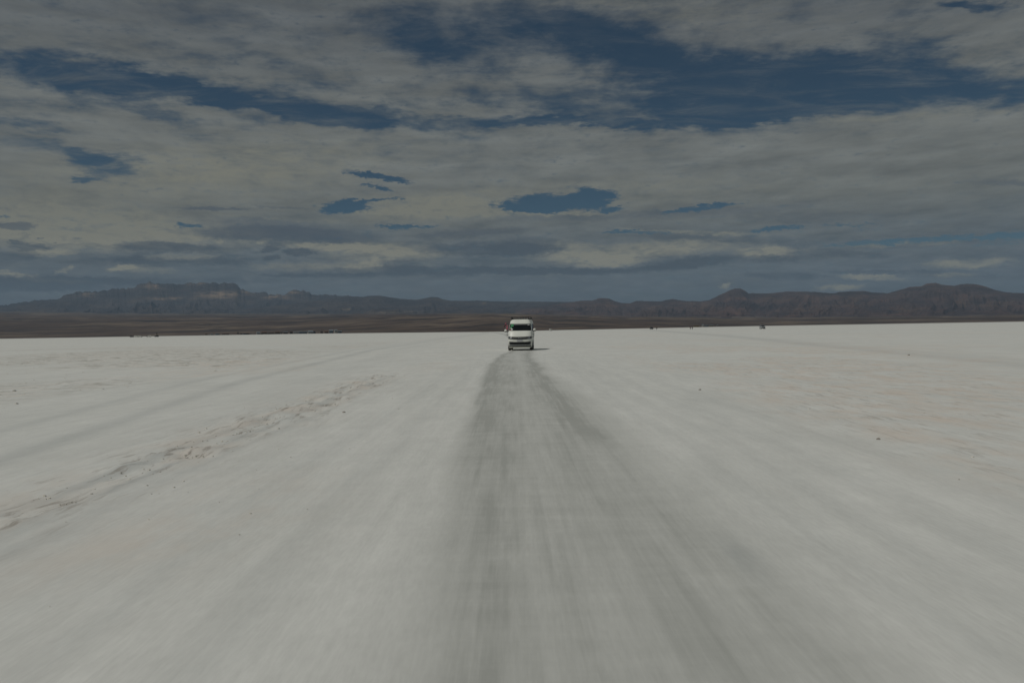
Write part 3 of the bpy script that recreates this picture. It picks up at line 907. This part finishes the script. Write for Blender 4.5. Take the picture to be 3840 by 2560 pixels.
def wheel(parent, x, yy, rad, wid, sg):
    bm = bmesh.new()
    h = wid / 2
    add_lathe_x(bm, x, yy, rad, [(-h, rad * 0.62), (-h, rad * 0.9), (-h * 0.75, rad), (h * 0.75, rad), (h, rad * 0.9), (h, rad * 0.62)])
    w = obj('wheel', bm, M['rubber'], parent, False)
    bm = bmesh.new()
    add_lathe_x(bm, x + sg * (h - 0.015), yy, rad, [(-0.02, rad * 0.6), (0.02, rad * 0.6), (0.028, rad * 0.5), (0.0, rad * 0.42), (0.0, rad * 0.18), (0.03, rad * 0.14)], 18)
    obj('rim', bm, M['steel'], w)
    return w


# ----------------------------------------------------------------- the white van
VAN_D = 65.6
vp = ground_at(1949, VAN_D)
van = empty('van', (vp.x, VAN_D, 0.0), R(-3.0))
tag(van, 'white high-roofed van coming head-on along the track, black rack on its roof', 'van')
S = Shell([(0.22, 0.16, 5.25, 0.84, 0.88), (0.32, 0.05, 5.36, 0.905, 0.93), (0.55, 0.0, 5.40, 0.925, 0.945), (0.87, 0.02, 5.42, 0.925, 0.95), (1.06, 0.10, 5.42, 0.918, 0.95),
           (1.30, 0.27, 5.41, 0.905, 0.95), (1.51, 0.45, 5.40, 0.895, 0.945), (1.75, 0.80, 5.38, 0.880, 0.935), (2.07, 1.18, 5.34, 0.825, 0.905),
           (2.20, 1.32, 5.30, 0.785, 0.885), (2.33, 1.45, 5.24, 0.745, 0.85), (2.40, 1.60, 5.14, 0.68, 0.77), (2.44, 1.85, 4.95, 0.56, 0.62)])
body = obj('body', S.body(), M['white'], van, True)
obj('windscreen', S.front_patch(-0.965, 0.965, 1.53, 2.07, 0.012, nu=18), M['glass'], van, True)
# green film along the top of the glass and papers stuck on it
obj('sun_strip', S.front_patch(-0.84, 0.88, 1.985, 2.045, 0.018, 0.004), M['grey'], van)
obj('green_banner', S.front_patch(-0.88, -0.60, lambda q: 1.80 + 0.06 * (q + 0.88) / 0.28, 2.045, 0.024, 0.005), M['green'], van)
obj('sticker', S.front_patch(-0.89, -0.74, 1.70, 1.775, 0.020, 0.004, 3, 2), M['palegreen'], van)
obj('sticker', S.front_patch(-0.82, -0.64, 1.60, 1.68, 0.020, 0.004, 3, 2), M['paper'], van)
obj('sticker', S.front_patch(-0.92, -0.84, 1.555, 1.67, 0.020, 0.004, 3, 2), M['redp'], van)
obj('sticker', S.front_patch(0.68, 0.86, 1.94, 1.99, 0.026, 0.004, 3, 2), M['paper'], van)
for (u0, u1) in ((-0.36, -0.02), (0.04, 0.34)):
    bm = bmesh.new()
    p0, p1 = S.front(u0, 1.545, 0.03), S.front(u1, 1.565, 0.035)
    add_tube(bm, [p0, p1], 0.011, 6)
    obj('wiper', bm, M['black'], van)
arc0 = lambda q: 0.855 + 0.055 * q * q
arc1 = lambda q: 1.055 + 0.045 * q * q
grl = obj('grille', S.front_patch(-0.66, 0.66, arc0, arc1, 0.010, nu=16), M['black'], van)
for zz_ in (0.925, 0.985):
    obj('slat', S.front_patch(-0.64, 0.64, lambda q, z=zz_: z + 0.055 * q * q, lambda q, z=zz_: z + 0.018 + 0.055 * q * q, 0.020, 0.012, 14, 1), M['grey'], grl)
for sg in (-1, 1):
    u0, u1 = (0.67, 0.985) if sg > 0 else (-0.985, -0.67)
    hl = obj('headlight', S.front_patch(u0, u1, arc0, arc1, 0.012, 0.03), M['lamp'], van, True)
    uu = sg * 0.76
    obj('bulb', S.front_patch(uu - 0.06, uu + 0.06, lambda q: 0.925 + 0.03, lambda q: 1.0 + 0.03, 0.018, 0.006, 4, 3), M['chrome'], hl)
# two-stroke slanted emblem on the grille
bm = bmesh.new()
for (cx, cz) in ((-0.075, 0.972), (0.075, 0.950)):
    p = S.front(cx / 0.92, cz, 0.030)
    sh = [(-0.050, -0.038), (0.012, -0.038), (0.050, 0.038), (-0.012, 0.038)]
    lo = [bm.verts.new((p.x + a_, p.y + 0.02, p.z + c_)) for a_, c_ in sh]
    hi = [bm.verts.new((p.x + a_ * 0.85, p.y - 0.012, p.z + c_ * 0.85)) for a_, c_ in sh]
    bm.faces.new(hi)
    bm.faces.new(lo[::-1])
    for k in range(4):
        bm.faces.new((lo[k], lo[(k + 1) % 4], hi[(k + 1) % 4], hi[k]))
obj('emblem', bm, M['chrome'], van)
bm = bmesh.new()
add_box(bm, (0.0, -0.018, 0.765), (0.46, 0.02, 0.125))
obj('number_plate', bm, M['plate'], van)
lo_ = obj('lower_grille', S.front_patch(-0.90, 0.90, lambda q: 0.45 + 0.01 * q * q, lambda q: 0.655 + 0.05 * q * q, 0.008, nu=16), M['black'], van)
for zz_ in (0.51, 0.57):
    obj('slat', S.front_patch(-0.84, 0.84, zz_, zz_ + 0.016, 0.016, 0.01, 12, 1), M['dark'], lo_)
obj('bumper_trim', S.front_patch(-0.90, 0.90, 0.395, 0.44, 0.022, 0.03, 16, 2), M['silver'], van)
obj('bumper_gap', S.front_patch(-0.95, 0.95, 0.315, 0.39, 0.012, 0.02, 16, 2), M['black'], van)
for sg in (-1, 1):
    u0, u1 = (0.80, 0.90) if sg > 0 else (-0.90, -0.80)
    obj('fog_lamp', S.front_patch(u0, u1, 0.52, 0.60, 0.020, 0.02, 4, 3), M['lamp'], van)
for sg in (-1, 1):
    obj('side_window', S.side_patch(sg, 1.30, 2.15, 1.50, 2.0, 0.008, rake0=0.42), M['glass'], van)
    obj('side_window', S.side_patch(sg, 2.28, 3.55, 1.50, 2.06, 0.008), M['glass'], van)
    obj('side_window', S.side_patch(sg, 3.65, 5.0, 1.50, 2.06, 0.008), M['glass'], van)
    dr = obj('door', S.side_patch(sg, 1.02, 2.2, 0.45, 1.47, 0.006, 0.012), M['white'], van)
    bm = bmesh.new()
    p = S.side(sg, 2.02, 1.22, 0.03)
    add_box(bm, p, (0.04, 0.2, 0.045))
    obj('handle', bm, M['black'], dr)
    obj('wheel_arch', S.side_patch(sg, 0.62, 1.32, 0.26, 0.74, 0.004, 0.01), M['black'], van)
    obj('wheel_arch', S.side_patch(sg, 3.62, 4.34, 0.26, 0.74, 0.004, 0.01), M['black'], van)
    for yy in (0.97, 3.98):
        wheel(van, sg * 0.845, yy, 0.345, 0.215, sg)
# mirrors
for sg in (-1, 1):
    z0 = 1.60 if sg > 0 else 1.56
    bm = bmesh.new()
    add_box(bm, (0, 0, 0), (0.20, 0.13, 0.19))
    bmesh.ops.bevel(bm, geom=bm.edges[:], offset=0.045, segments=3, affect='EDGES')
    for v in bm.verts:
        v.co = v.co + Vector((sg * 1.125, 0.78, z0))
    mr = obj('mirror', bm, M['white'], van, True)
    bm = bmesh.new()
    add_box(bm, (sg * 1.11, 0.78, z0 - 0.115), (0.20, 0.11, 0.035))
    obj('mirror_base', bm, M['black'], mr)
    bm = bmesh.new()
    add_box(bm, (sg * 1.125, 0.848, z0), (0.15, 0.012, 0.14))
    obj('mirror_glass', bm, M['glass'], mr)
    bm = bmesh.new()
    if sg > 0:
        add_tube(bm, [(1.07, 0.72, z0 - 0.12), (1.085, 0.55, 1.30), (1.075, 0.42, 1.06), (0.90, 0.34, 1.0)], 0.017, 7)
    else:
        add_tube(bm, [(-0.90, 0.80, z0 - 0.02), (-1.0, 0.80, z0 - 0.10), (-0.99, 0.74, 1.42), (-1.04, 0.68, 1.24), (-0.93, 0.66, 1.18)], 0.02, 7)
    obj('mirror_arm', bm, M['black'], mr)
# roof rack
bm = bmesh.new()
for sg in (-1, 1):
    add_tube(bm, [(sg * 0.66, 1.75, 2.60), (sg * 0.72, 2.0, 2.61), (sg * 0.78, 2.6, 2.61), (sg * 0.78, 5.05, 2.61)], 0.024, 7)
    add_tube(bm, [(sg * 0.66, 1.78, 2.46), (sg * 0.78, 2.6, 2.46), (sg * 0.78, 5.05, 2.46)], 0.018, 7)
rk = obj('roof_rack', bm, M['rack'], van)
for yy in (1.76, 2.55, 3.35, 4.15, 5.0):
    bm = bmesh.new()
    add_tube(bm, [(-0.78 + (0.1 if yy < 2 else 0), yy, 2.46), (0.78 - (0.1 if yy < 2 else 0), yy, 2.46)], 0.02, 7)
    obj('cross_bar', bm, M['rack'], rk)
    for sg in (-1, 1):
        bm = bmesh.new()
        xx = sg * (0.66 if yy < 2 else 0.78)
        add_tube(bm, [(xx * 0.93, yy, 2.30), (xx, yy, 2.46), (xx, yy, 2.61)], 0.018, 6)
        obj('post', bm, M['rack'], rk)
bm = bmesh.new()
add_tube(bm, [(-0.66, 1.75, 2.60), (0.66, 1.75, 2.60)], 0.024, 7)
obj('front_rail', bm, M['rack'], rk)
for k in range(11):
    xx = -0.60 + k * 0.12
    bm = bmesh.new()
    add_tube(bm, [(xx, 1.755, 2.45), (xx + (0.05 if k < 3 else 0), 1.755, 2.60)], 0.014, 6)
    obj('slat', bm, M['rack'], rk)
bm = bmesh.new()
for k in range(7):
    xx = -0.6 + k * 0.2
    add_box(bm, (xx, 3.4, 2.487), (0.09, 3.2, 0.02))
obj('rack_floor', bm, M['rack'], rk)

# ribbons tied above the left mirror of the van
rb = empty('ribbon', (vp.x - 1.04, VAN_D + 0.80, 1.55))
tag(rb, 'pink and dark red cloth ribbons tied above the white van mirror', 'ribbon')


def add_strip(bm, pts, w, t):
    prev = None
    for i, p in enumerate(pts):
        p = Vector(p)
        k = 1 + 0.25 * math.sin(i * 1.7)
        r = [bm.verts.new(p + Vector((a_ * w * k, b_ * t, 0.15 * w * a_))) for a_, b_ in ((-1, -1), (1, -1), (1, 1), (-1, 1))]
        if prev:
            for k2 in range(4):
                bm.faces.new((prev[k2], prev[(k2 + 1) % 4], r[(k2 + 1) % 4], r[k2]))
        else:
            bm.faces.new(r[::-1])
        prev = r
    bm.faces.new(prev)


bm = bmesh.new()
add_strip(bm, [(0.06, 0.0, 0.08), (0.05, -0.02, 0.17), (0.07, 0.01, 0.27), (0.05, 0.0, 0.36), (0.09, 0.02, 0.42)], 0.045, 0.012)
obj('pink_strip', bm, M['pink'], rb)
bm = bmesh.new()
add_strip(bm, [(0.05, 0.03, 0.32), (0.0, 0.02, 0.43), (-0.07, 0.0, 0.45), (-0.13, 0.02, 0.37), (-0.14, 0.0, 0.27)], 0.035, 0.012)
obj('dark_red_strip', bm, M['maroon'], rb)
bm = bmesh.new()
add_strip(bm, [(-0.03, 0.02, 0.45), (-0.06, 0.0, 0.53), (0.0, 0.02, 0.60), (-0.04, 0.0, 0.64)], 0.025, 0.01)
obj('red_tassel', bm, M['pink'], rb)

# ----------------------------------------------------------------- far vehicles
SUV = Shell([(0.26, 0.10, 4.55, 0.80, 0.84), (0.45, 0.0, 4.62, 0.88, 0.90), (0.80, 0.02, 4.65, 0.90, 0.92), (0.98, 0.12, 4.65, 0.885, 0.915), (1.04, 0.40, 4.62, 0.87, 0.905), (1.10, 1.20, 4.60, 0.85, 0.90),
             (1.40, 1.55, 4.52, 0.79, 0.83), (1.70, 1.88, 4.40, 0.71, 0.74), (1.77, 2.10, 4.25, 0.62, 0.66)], nose=0.35, tail=0.25, blend=0.8)
_suv_cache = {}


def make_suv(paint, rack, name='car'):
    key = (paint, rack)
    if key in _suv_cache:
        return copy_tree(_suv_cache[key])
    root = empty(name)
    obj('body', SUV.body(), M[paint], root, True)
    obj('windscreen', SUV.front_patch(-0.9, 0.9, 1.14, 1.64, 0.012), M['glass'], root)
    obj('grille', SUV.front_patch(-0.55, 0.55, 0.66, 0.86, 0.010), M['black'], root)
    obj('bumper', SUV.front_patch(-0.92, 0.92, 0.34, 0.58, 0.03, 0.05), M['black'], root)
    for sg in (-1, 1):
        u0, u1 = (0.58, 0.95) if sg > 0 else (-0.95, -0.58)
        obj('headlight', SUV.front_patch(u0, u1, 0.70, 0.86, 0.012), M['lamp'], root)
        obj('side_window', SUV.side_patch(sg, 1.75, 2.75, 1.14, 1.62, 0.010, rake0=0.35), M['glass'], root)
        obj('side_window', SUV.side_patch(sg, 2.85, 4.1, 1.14, 1.62, 0.010, rake1=-0.1), M['glass'], root)
        obj('wheel_arch', SUV.side_patch(sg, 0.45, 1.25, 0.28, 0.78, 0.005, 0.01), M['black'], root)
        obj('wheel_arch', SUV.side_patch(sg, 3.2, 4.0, 0.28, 0.78, 0.005, 0.01), M['black'], root)
        for yy in (0.85, 3.6):
            wheel(root, sg * 0.80, yy, 0.37, 0.24, sg)
        bm = bmesh.new()
        add_box(bm, (sg * 1.0, 1.45, 1.16), (0.2, 0.09, 0.15))
        obj('mirror', bm, M[paint], root)
    if rack:
        bm = bmesh.new()
        for sg in (-1, 1):
            add_tube(bm, [(sg * 0.6, 2.1, 1.92), (sg * 0.6, 4.2, 1.92)], 0.025, 6)
            for yy in (2.15, 3.2, 4.15):
                add_tube(bm, [(sg * 0.6, yy, 1.72), (sg * 0.6, yy, 1.92)], 0.02, 6)
        for yy in (2.15, 2.9, 3.6, 4.15):
            add_tube(bm, [(-0.6, yy, 1.90), (0.6, yy, 1.90)], 0.02, 6)
        rkk = obj('roof_rack', bm, M['rack'], root)
        bm = bmesh.new()
        add_box(bm, (0.05, 3.0, 2.05), (0.85, 1.3, 0.26), taper=0.8)
        obj('luggage', bm, M['dark'], rkk)
    _suv_cache[key] = root
    return root


def park(px, dist, paint, rack, rz, label, group=None):
    o = make_suv(paint, rack)
    o.location = ground_at(px, dist)
    o.rotation_euler = (0, 0, R(rz))
    return tag(o, label, 'car', group)


park(2863, 372, 'silver', True, -6, 'silver off-road car with loaded rack far out on the salt to the right')
park(2067, 700, 'white', False, 8, 'tiny white car at the salt edge just right of the van')
park(2446, 640, 'dark', False, 4, 'tiny dark car beside a standing person right of the van')
G1 = 'cars parked at the left salt edge'
park(500, 980, 'dark', False, 70, 'dark car at the left end of the row of parked cars', G1)
park(518, 960, 'white', True, 80, 'white car with roof rack beside the dark car at the row\'s left end', G1)
park(533, 950, 'white', False, 92, 'plain white car in the middle of the parked row', G1)
park(550, 955, 'white', False, -88, 'plain white car turned the other way, next to the dark cars', G1)
park(565, 960, 'dark', False, 95, 'dark car between the white cars and the last parked car', G1)
park(579, 965, 'dark', True, -85, 'dark car with a roof rack beside the tall post', G1)

pp = ground_at(588, 950)
post = empty('post', pp)
tag(post, 'tall dark wooden post at the right end of the parked cars', 'post')
bm = bmesh.new()
add_tube(bm, [(0, 0, -0.3), (0.03, 0, 2.2), (0.0, 0, 4.7)], [0.34, 0.30, 0.24], 8)
obj('pole', bm, M['wood'], post)
bm = bmesh.new()
add_box(bm, (0.05, -0.33, 3.6), (1.1, 0.08, 0.8))
obj('board', bm, M['wood'], post)


# ----------------------------------------------------------------- people
def make_person(name, joints, edges, mats_=None):
    me = bpy.data.meshes.new(name)
    me.from_pydata([j[0] for j in joints], edges, [])
    o = bpy.data.objects.new(name, me)
    COL.objects.link(o)
    sk = o.modifiers.new('skin', 'SKIN')
    for i, j in enumerate(joints):
        sv = me.skin_vertices[0].data[i]
        sv.radius = (j[1], j[1] * (j[2] if len(j) > 2 else 1.0))
        sv.use_root = (i == 0)
    o.modifiers.new('sub', 'SUBSURF').levels = 1
    dg = bpy.context.evaluated_depsgraph_get()
    m2 = bpy.data.meshes.new_from_object(o.evaluated_get(dg))
    bpy.data.objects.remove(o)
    return m2


def person(px, dist, top_mat, leg_mat, rz, stance, label):
    root_loc = ground_at(px, dist)
    w = 0.10 * stance
    J = [((0, 0, 0.95), 0.13, 0.8), ((0, 0, 1.12), 0.13, 0.75), ((0, 0.0, 1.36), 0.16, 0.65), ((0, 0, 1.47), 0.06), ((0, -0.01, 1.54), 0.07), ((0, -0.01, 1.64), 0.095, 1.1), ((0, 0, 1.71), 0.07),
         ((-0.19, 0, 1.40), 0.065), ((-0.26, 0.02, 1.15), 0.05), ((-0.27, -0.06, 0.92), 0.04), ((-0.27, -0.08, 0.82), 0.035),
         ((0.19, 0, 1.40), 0.065), ((0.26, 0.02, 1.15), 0.05), ((0.27, -0.06, 0.92), 0.04), ((0.27, -0.08, 0.82), 0.035),
         ((-0.09, 0, 0.88), 0.095), ((-0.09 - w * 0.6, -0.02, 0.48), 0.065), ((-0.09 - w, 0, 0.09), 0.05), ((-0.10 - w, -0.14, 0.04), 0.04),
         ((0.09, 0, 0.88), 0.095), ((0.09 + w * 0.6, -0.02, 0.48), 0.065), ((0.09 + w, 0, 0.09), 0.05), ((0.10 + w, -0.14, 0.04), 0.04)]
    E = [(0, 1), (1, 2), (2, 3), (3, 4), (4, 5), (5, 6), (2, 7), (7, 8), (8, 9), (9, 10), (2, 11), (11, 12), (12, 13), (13, 14), (0, 15), (15, 16), (16, 17), (17, 18), (0, 19), (19, 20), (20, 21), (21, 22)]
    root = obj('person', make_person('person', J, E), M['skin'], None, True)
    root.location = root_loc
    root.rotation_euler = (0, 0, R(rz))
    sub = lambda ids: ([(J[i][0], J[i][1] + 0.022, *(J[i][2:])) for i in ids], [(ids.index(a_), ids.index(b_)) for a_, b_ in E if a_ in ids and b_ in ids])
    obj('jacket', make_person('jacket', *sub([0, 1, 2, 7, 8, 9, 11, 12, 13])), M[top_mat], root, True)
    obj('trousers', make_person('trousers', *sub([0, 15, 16, 17, 19, 20, 21])), M[leg_mat], root, True)
    bm = bmesh.new()
    bmesh.ops.create_uvsphere(bm, u_segments=10, v_segments=7, radius=0.115)
    for v in bm.verts:
        v.co = Vector((v.co.x, v.co.y * 1.08 + 0.012, max(v.co.z, -0.02) + 1.675))
    obj('hair', bm, M['hair'], root, True)
    tag(root, label, 'person')
    return root


person(2463, 500, 'dark', 'jeans', 20, 0.4, 'person in dark clothes standing alone beside the tiny dark car')
person(2589, 470, 'maroon', 'jeans', -10, 1.4, 'person in dark red standing on the salt, left one of a pair')
person(2596, 472, 'dark', 'jeans', 35, 1.2, 'person in black standing on the salt, right one of a pair')


# ----------------------------------------------------------------- village on the shore
def house(px, dist, w, d, h, wall, roof, kind, rz, label, nwin=2, cat='house'):
    dist = float(shore(math.radians(azel(px, 1240)[0]))) + 40 + (dist - 1520)
    g = ground_at(px, dist)
    aa_ = math.atan2(g.x, g.y)
    root = empty(cat.replace(' ', '_'), (g.x, g.y, -0.6), R(rz) - aa_)
    root.scale = [0.4 + 0.6 * dist / 1520] * 3
    tag(root, label, cat)
    h = h + 0.8
    bm = bmesh.new()
    add_box(bm, (0, 0, h / 2), (w, d, h))
    obj('wall', bm, M[wall], root)
    bm = bmesh.new()
    if kind == 'gable':
        rh = 0.30 * d
        e = 0.3
        for sgn in (-1, 1):
            v = [(-w / 2 - e, sgn * (d / 2 + e), h - 0.05), (w / 2 + e, sgn * (d / 2 + e), h - 0.05), (w / 2 + e, 0, h + rh), (-w / 2 - e, 0, h + rh)]
            lo2 = [bm.verts.new(q) for q in v]
            hi2 = [bm.verts.new((q[0], q[1], q[2] + 0.14)) for q in v]
            bm.faces.new(lo2[::-1])
            bm.faces.new(hi2)
            for k in range(4):
                bm.faces.new((lo2[k], lo2[(k + 1) % 4], hi2[(k + 1) % 4], hi2[k]))
        obj('roof', bm, M[roof], root)
        bm = bmesh.new()
        for sx in (-1, 1):
            tri = [(sx * w / 2, -d / 2, h), (sx * w / 2, d / 2, h), (sx * w / 2, 0, h + rh)]
            o1 = [bm.verts.new(q) for q in tri]
            o2 = [bm.verts.new((q[0] - sx * 0.2, q[1], q[2])) for q in tri]
            bm.faces.new(o1)
            bm.faces.new(o2[::-1])
            for k in range(3):
                bm.faces.new((o1[k], o1[(k + 1) % 3], o2[(k + 1) % 3], o2[k]))
        obj('gable', bm, M[wall], root)
    else:
        rot = Matrix.Rotation(R(6), 3, 'X')
        add_box(bm, (0, 0, h + 0.16), (w + 0.6, d + 0.7, 0.14), rot)
        obj('roof', bm, M[roof], root)
    for k in range(nwin):
        xx = -w / 2 + w * (k + 0.7) / (nwin + 0.6)
        bm = bmesh.new()
        add_box(bm, (xx, -d / 2 - 0.01, h - 1.35), (1.1, 0.08, 1.1))
        wd = obj('window', bm, M['wood'], root)
        bm = bmesh.new()
        add_box(bm, (xx, -d / 2 - 0.04, h - 1.35), (0.9, 0.06, 0.9))
        obj('pane', bm, M['glass'], wd)
    bm = bmesh.new()
    add_box(bm, (w * 0.36, -d / 2 - 0.01, 0.8 + 1.0), (1.0, 0.1, 2.0))
    obj('door', bm, M['wood'], root)
    return root


D0 = 1520
house(772, D0, 5.0, 5, 2.6, 'ochre', 'rust', 'shed', 4, 'small ochre hut at the left end of the shore village', 1, 'hut')
house(794, D0 + 10, 3.6, 4, 2.5, 'lime', 'tin', 'shed', -6, 'small whitewashed hut second from the village\'s left end', 1, 'hut')
house(815, D0 + 12, 8.0, 5, 2.6, 'blue', 'tin', 'shed', 3, 'low blue-grey shed next to the small whitewashed hut')
house(846, D0 + 20, 13, 6, 2.3, 'adobe', 'rust', 'shed', 0, 'long low adobe house before the tall dark tree')
house(921, D0 + 8, 10, 5, 2.6, 'blue', 'rust', 'shed', 5, 'blue-grey house among dark bushes right of the tall tree')
house(968, D0, 6.5, 5, 3.2, 'lime', 'tin', 'gable', 8, 'bright whitewashed gabled house in the village\'s middle', 1)
house(992, D0 + 25, 9, 6, 3.6, 'adobe', 'rust', 'gable', -8, 'brown gabled adobe house just right of the whitewashed house')
house(1016, D0 + 30, 10, 6, 3.0, 'adobe', 'rust', 'shed', 0, 'brown flat-roofed adobe house left of a taller adobe one')
house(1040, D0 + 26, 9, 6, 3.8, 'adobe', 'rust', 'gable', 12, 'taller brown gabled house left of the grey one')
house(1070, D0 + 10, 8, 6, 3.4, 'adobe', 'tin', 'shed', 5, 'grey-roofed adobe house left of the two-roomed blue buildings')
house(1092, D0 + 5, 5, 6, 4.0, 'dark', 'rust', 'shed', 0, 'narrow dark shed against the blue-grey block', 1, 'shed')
house(1110, D0, 10, 7, 3.4, 'lime', 'tin', 'shed', 0, 'pale block with a tin roof, left of the long blue hall')
house(1136, D0 + 6, 15, 7, 3.6, 'blue', 'tin', 'shed', 0, 'long blue-grey hall with four windows in the village', 4, 'hall')
house(1164, D0, 9, 7, 3.4, 'lime', 'tin', 'gable', 4, 'pale gabled house at the right end of the long hall')
house(1179, D0 + 6, 4, 5, 4.2, 'blue', 'rust', 'shed', 0, 'narrow tall blue shed ending the pale block row', 1, 'shed')
house(1206, D0 + 20, 4.5, 5, 3.4, 'adobe', 'wood', 'shed', 0, 'small dark-roofed adobe hut alone in the gap', 1, 'hut')
house(1224, D0 + 22, 7, 5, 3.2, 'adobe', 'rust', 'gable', 0, 'gabled adobe house between the lone hut and blue houses')
house(1242, D0 + 4, 7, 6, 4.6, 'blue', 'tin', 'gable', 0, 'tall blue gabled house near the village\'s right end')
house(1259, D0 + 8, 5, 5, 5.2, 'lime', 'tin', 'gable', 6, 'narrow pale house, tallest at the village\'s right end', 1)
house(1274, D0 + 4, 7, 6, 3.6, 'blue', 'tin', 'shed', 0, 'blue house closing the village on its right')
house(2611, D0 + 60, 11, 5, 2.8, 'ochre', 'rust', 'shed', 0, 'long ochre house right of the pair of people')
house(2636, D0 + 50, 3.4, 4, 3.6, 'lime', 'tin', 'gable', 0, 'narrow whitewashed house right of the long ochre one', 1)
house(2650, D0 + 55, 7, 5, 2.6, 'blue', 'tin', 'shed', 0, 'blue-grey house beside the narrow whitewashed one')
house(2668, D0 + 60, 8, 5, 2.6, 'ochre', 'tin', 'shed', 0, 'tin-roofed ochre house between a blue house and the lone hut')
house(2691, D0 + 64, 2.6, 3, 2.8, 'lime', 'tin', 'shed', 0, 'lone pale hut ending the houses left of the silver car', 1, 'hut')


def tree(px, dist, h, w, seed, label):
    rnd = random.Random(seed)
    dist = float(shore(math.radians(azel(px, 1240)[0]))) + 34 + (dist - 1520)
    g = ground_at(px, dist)
    root = empty('tree', (g.x, g.y, -0.4))
    tag(root, label, 'tree')
    bm = bmesh.new()
    add_tube(bm, [(0, 0, 0), (0.1, 0.05, h * 0.35), (0.0, 0.1, h * 0.7)], [0.26, 0.18, 0.08], 7)
    for k in range(4):
        a_ = k * 1.6 + rnd.random()
        add_tube(bm, [(0.06, 0.05, h * 0.3), (math.cos(a_) * w * 0.3, math.sin(a_) * w * 0.3, h * 0.62)], [0.1, 0.04], 5)
    obj('trunk', bm, M['wood'], root)
    bm = bmesh.new()
    for k in range(420):
        while True:
            p = Vector((rnd.uniform(-1, 1), rnd.uniform(-1, 1), rnd.uniform(-1, 1)))
            if 0.15 < p.length < 1:
                break
        q = Vector((p.x * w * 0.5 * (1 + 0.25 * math.sin(3 * p.z + seed)), p.y * w * 0.5, h * 0.62 + p.z * h * 0.40))
        s = rnd.uniform(0.18, 0.42)
        e1 = Vector((rnd.uniform(-1, 1), rnd.uniform(-1, 1), rnd.uniform(-1, 1))).normalized()
        e2 = e1.orthogonal().normalized()
        bm.faces.new([bm.verts.new(q + e1 * s), bm.verts.new(q + e2 * s * 0.6), bm.verts.new(q - e1 * s), bm.verts.new(q - e2 * s * 0.6)])
    obj('crown', bm, M['leaf'], root)


tree(892, D0, 7.0, 3.4, 1, 'tall dark narrow tree in the left part of the village')
tree(905, D0 + 4, 4.2, 5.0, 2, 'low dark bushy tree right beside the tall tree')
tree(932, D0 + 2, 3.6, 6.0, 3, 'wide dark tree right of the blue-grey house with rusty roof')
tree(981, D0 - 4, 3.4, 5.0, 4, 'round dark tree right beside the whitewashed gabled house')
tree(1004, D0 - 2, 3.0, 6.0, 5, 'low dark tree before the brown flat-roofed adobe house')
tree(1030, D0 - 4, 3.2, 6.0, 6, 'low dark tree before the taller brown gabled house')
tree(1055, D0 - 2, 4.4, 4.4, 8, 'dark upright tree left of the grey-roofed adobe house')

# ----------------------------------------------------------------- salt rubble and a stone
rnd = random.Random(11)
bm = bmesh.new()


def clod(x, y_, s, flat):
    n = 7
    ring0, ring1 = [], []
    ph = rnd.random() * 6
    ex = rnd.uniform(0.7, 1.6)
    tl = Vector((rnd.uniform(-0.25, 0.25), rnd.uniform(-0.25, 0.25)))
    for k in range(n):
        a_ = ph + 2 * math.pi * k / n
        r_ = s * rnd.uniform(0.7, 1.15)
        cx_, cy_ = math.cos(a_) * r_ * ex, math.sin(a_) * r_
        ring0.append(bm.verts.new((x + cx_, y_ + cy_, -0.015)))
        ring1.append(bm.verts.new((x + cx_ * 0.75, y_ + cy_ * 0.75, s * flat * rnd.uniform(0.7, 1.2) + tl.x * cx_ + tl.y * cy_)))
    for k in range(n):
        bm.faces.new((ring0[k], ring0[(k + 1) % n], ring1[(k + 1) % n], ring1[k]))
    bm.faces.new(ring1)


for k in range(600):
    yy = 4.5 + 28.5 * rnd.random() ** 1.1
    xx = -4.35 - 0.012 * yy + rnd.gauss(0, 0.42)
    clod(xx, yy, 0.006 + 0.016 * rnd.random() ** 3, rnd.uniform(0.2, 0.45))
for k in range(1400):
    yy = 14 + 75 * rnd.random()
    xx = -(10 + yy * 0.08) - 34 * rnd.random() ** 1.2
    clod(xx, yy, 0.015 + 0.045 * rnd.random() ** 3, rnd.uniform(0.2, 0.5))
for k in range(260):
    yy = 6 + 45 * rnd.random()
    xx = 4 + 0.05 * yy + (4 + yy * 0.25) * rnd.random()
    clod(xx, yy, 0.008 + 0.016 * rnd.random() ** 4, rnd.uniform(0.4, 0.8))
for k in range(90):
    yy = 6 + 60 * rnd.random()
    clod(rnd.uniform(-4, -1.4), yy, 0.005 + 0.010 * rnd.random() ** 3, 0.5)
m_clod = mat('salt_clods', (0.66, 0.64, 0.57), 0.9, var=0.2, scale=3.0, bump=0.3)
tag(obj('salt_rubble', bm, m_clod), 'broken salt crust lying in rough bands beside the track', kind='stuff')


def stone(px, py, s, label):
    d = look(px, py)
    t = -EYE / d.z
    bm = bmesh.new()
    bmesh.ops.create_icosphere(bm, subdivisions=2, radius=s)
    for v in bm.verts:
        k = 0.8 + 0.4 * vnoise(np.array(v.co.x * 30 + 5.0), np.array(v.co.y * 30 + v.co.z * 20 + 9.0))
        v.co = Vector((v.co.x * k * 1.2, v.co.y * k, max(v.co.z * k * 0.9, -s * 0.3) + s * 0.25))
    o = obj('stone', bm, M['stone'])
    o.location = (d.x * t, d.y * t, 0.0)
    return tag(o, label, 'stone')


stone(1290, 1547, 0.028, 'small dark stone lying alone on the salt left of the track')
stone(3294, 1647, 0.024, 'brown clod lying on the stained salt far to the right')
stone(2625, 1462, 0.03, 'flat dark clod on the salt right of the track')
stone(3408, 1332, 0.05, 'flat dark clod by the old track on the far right')
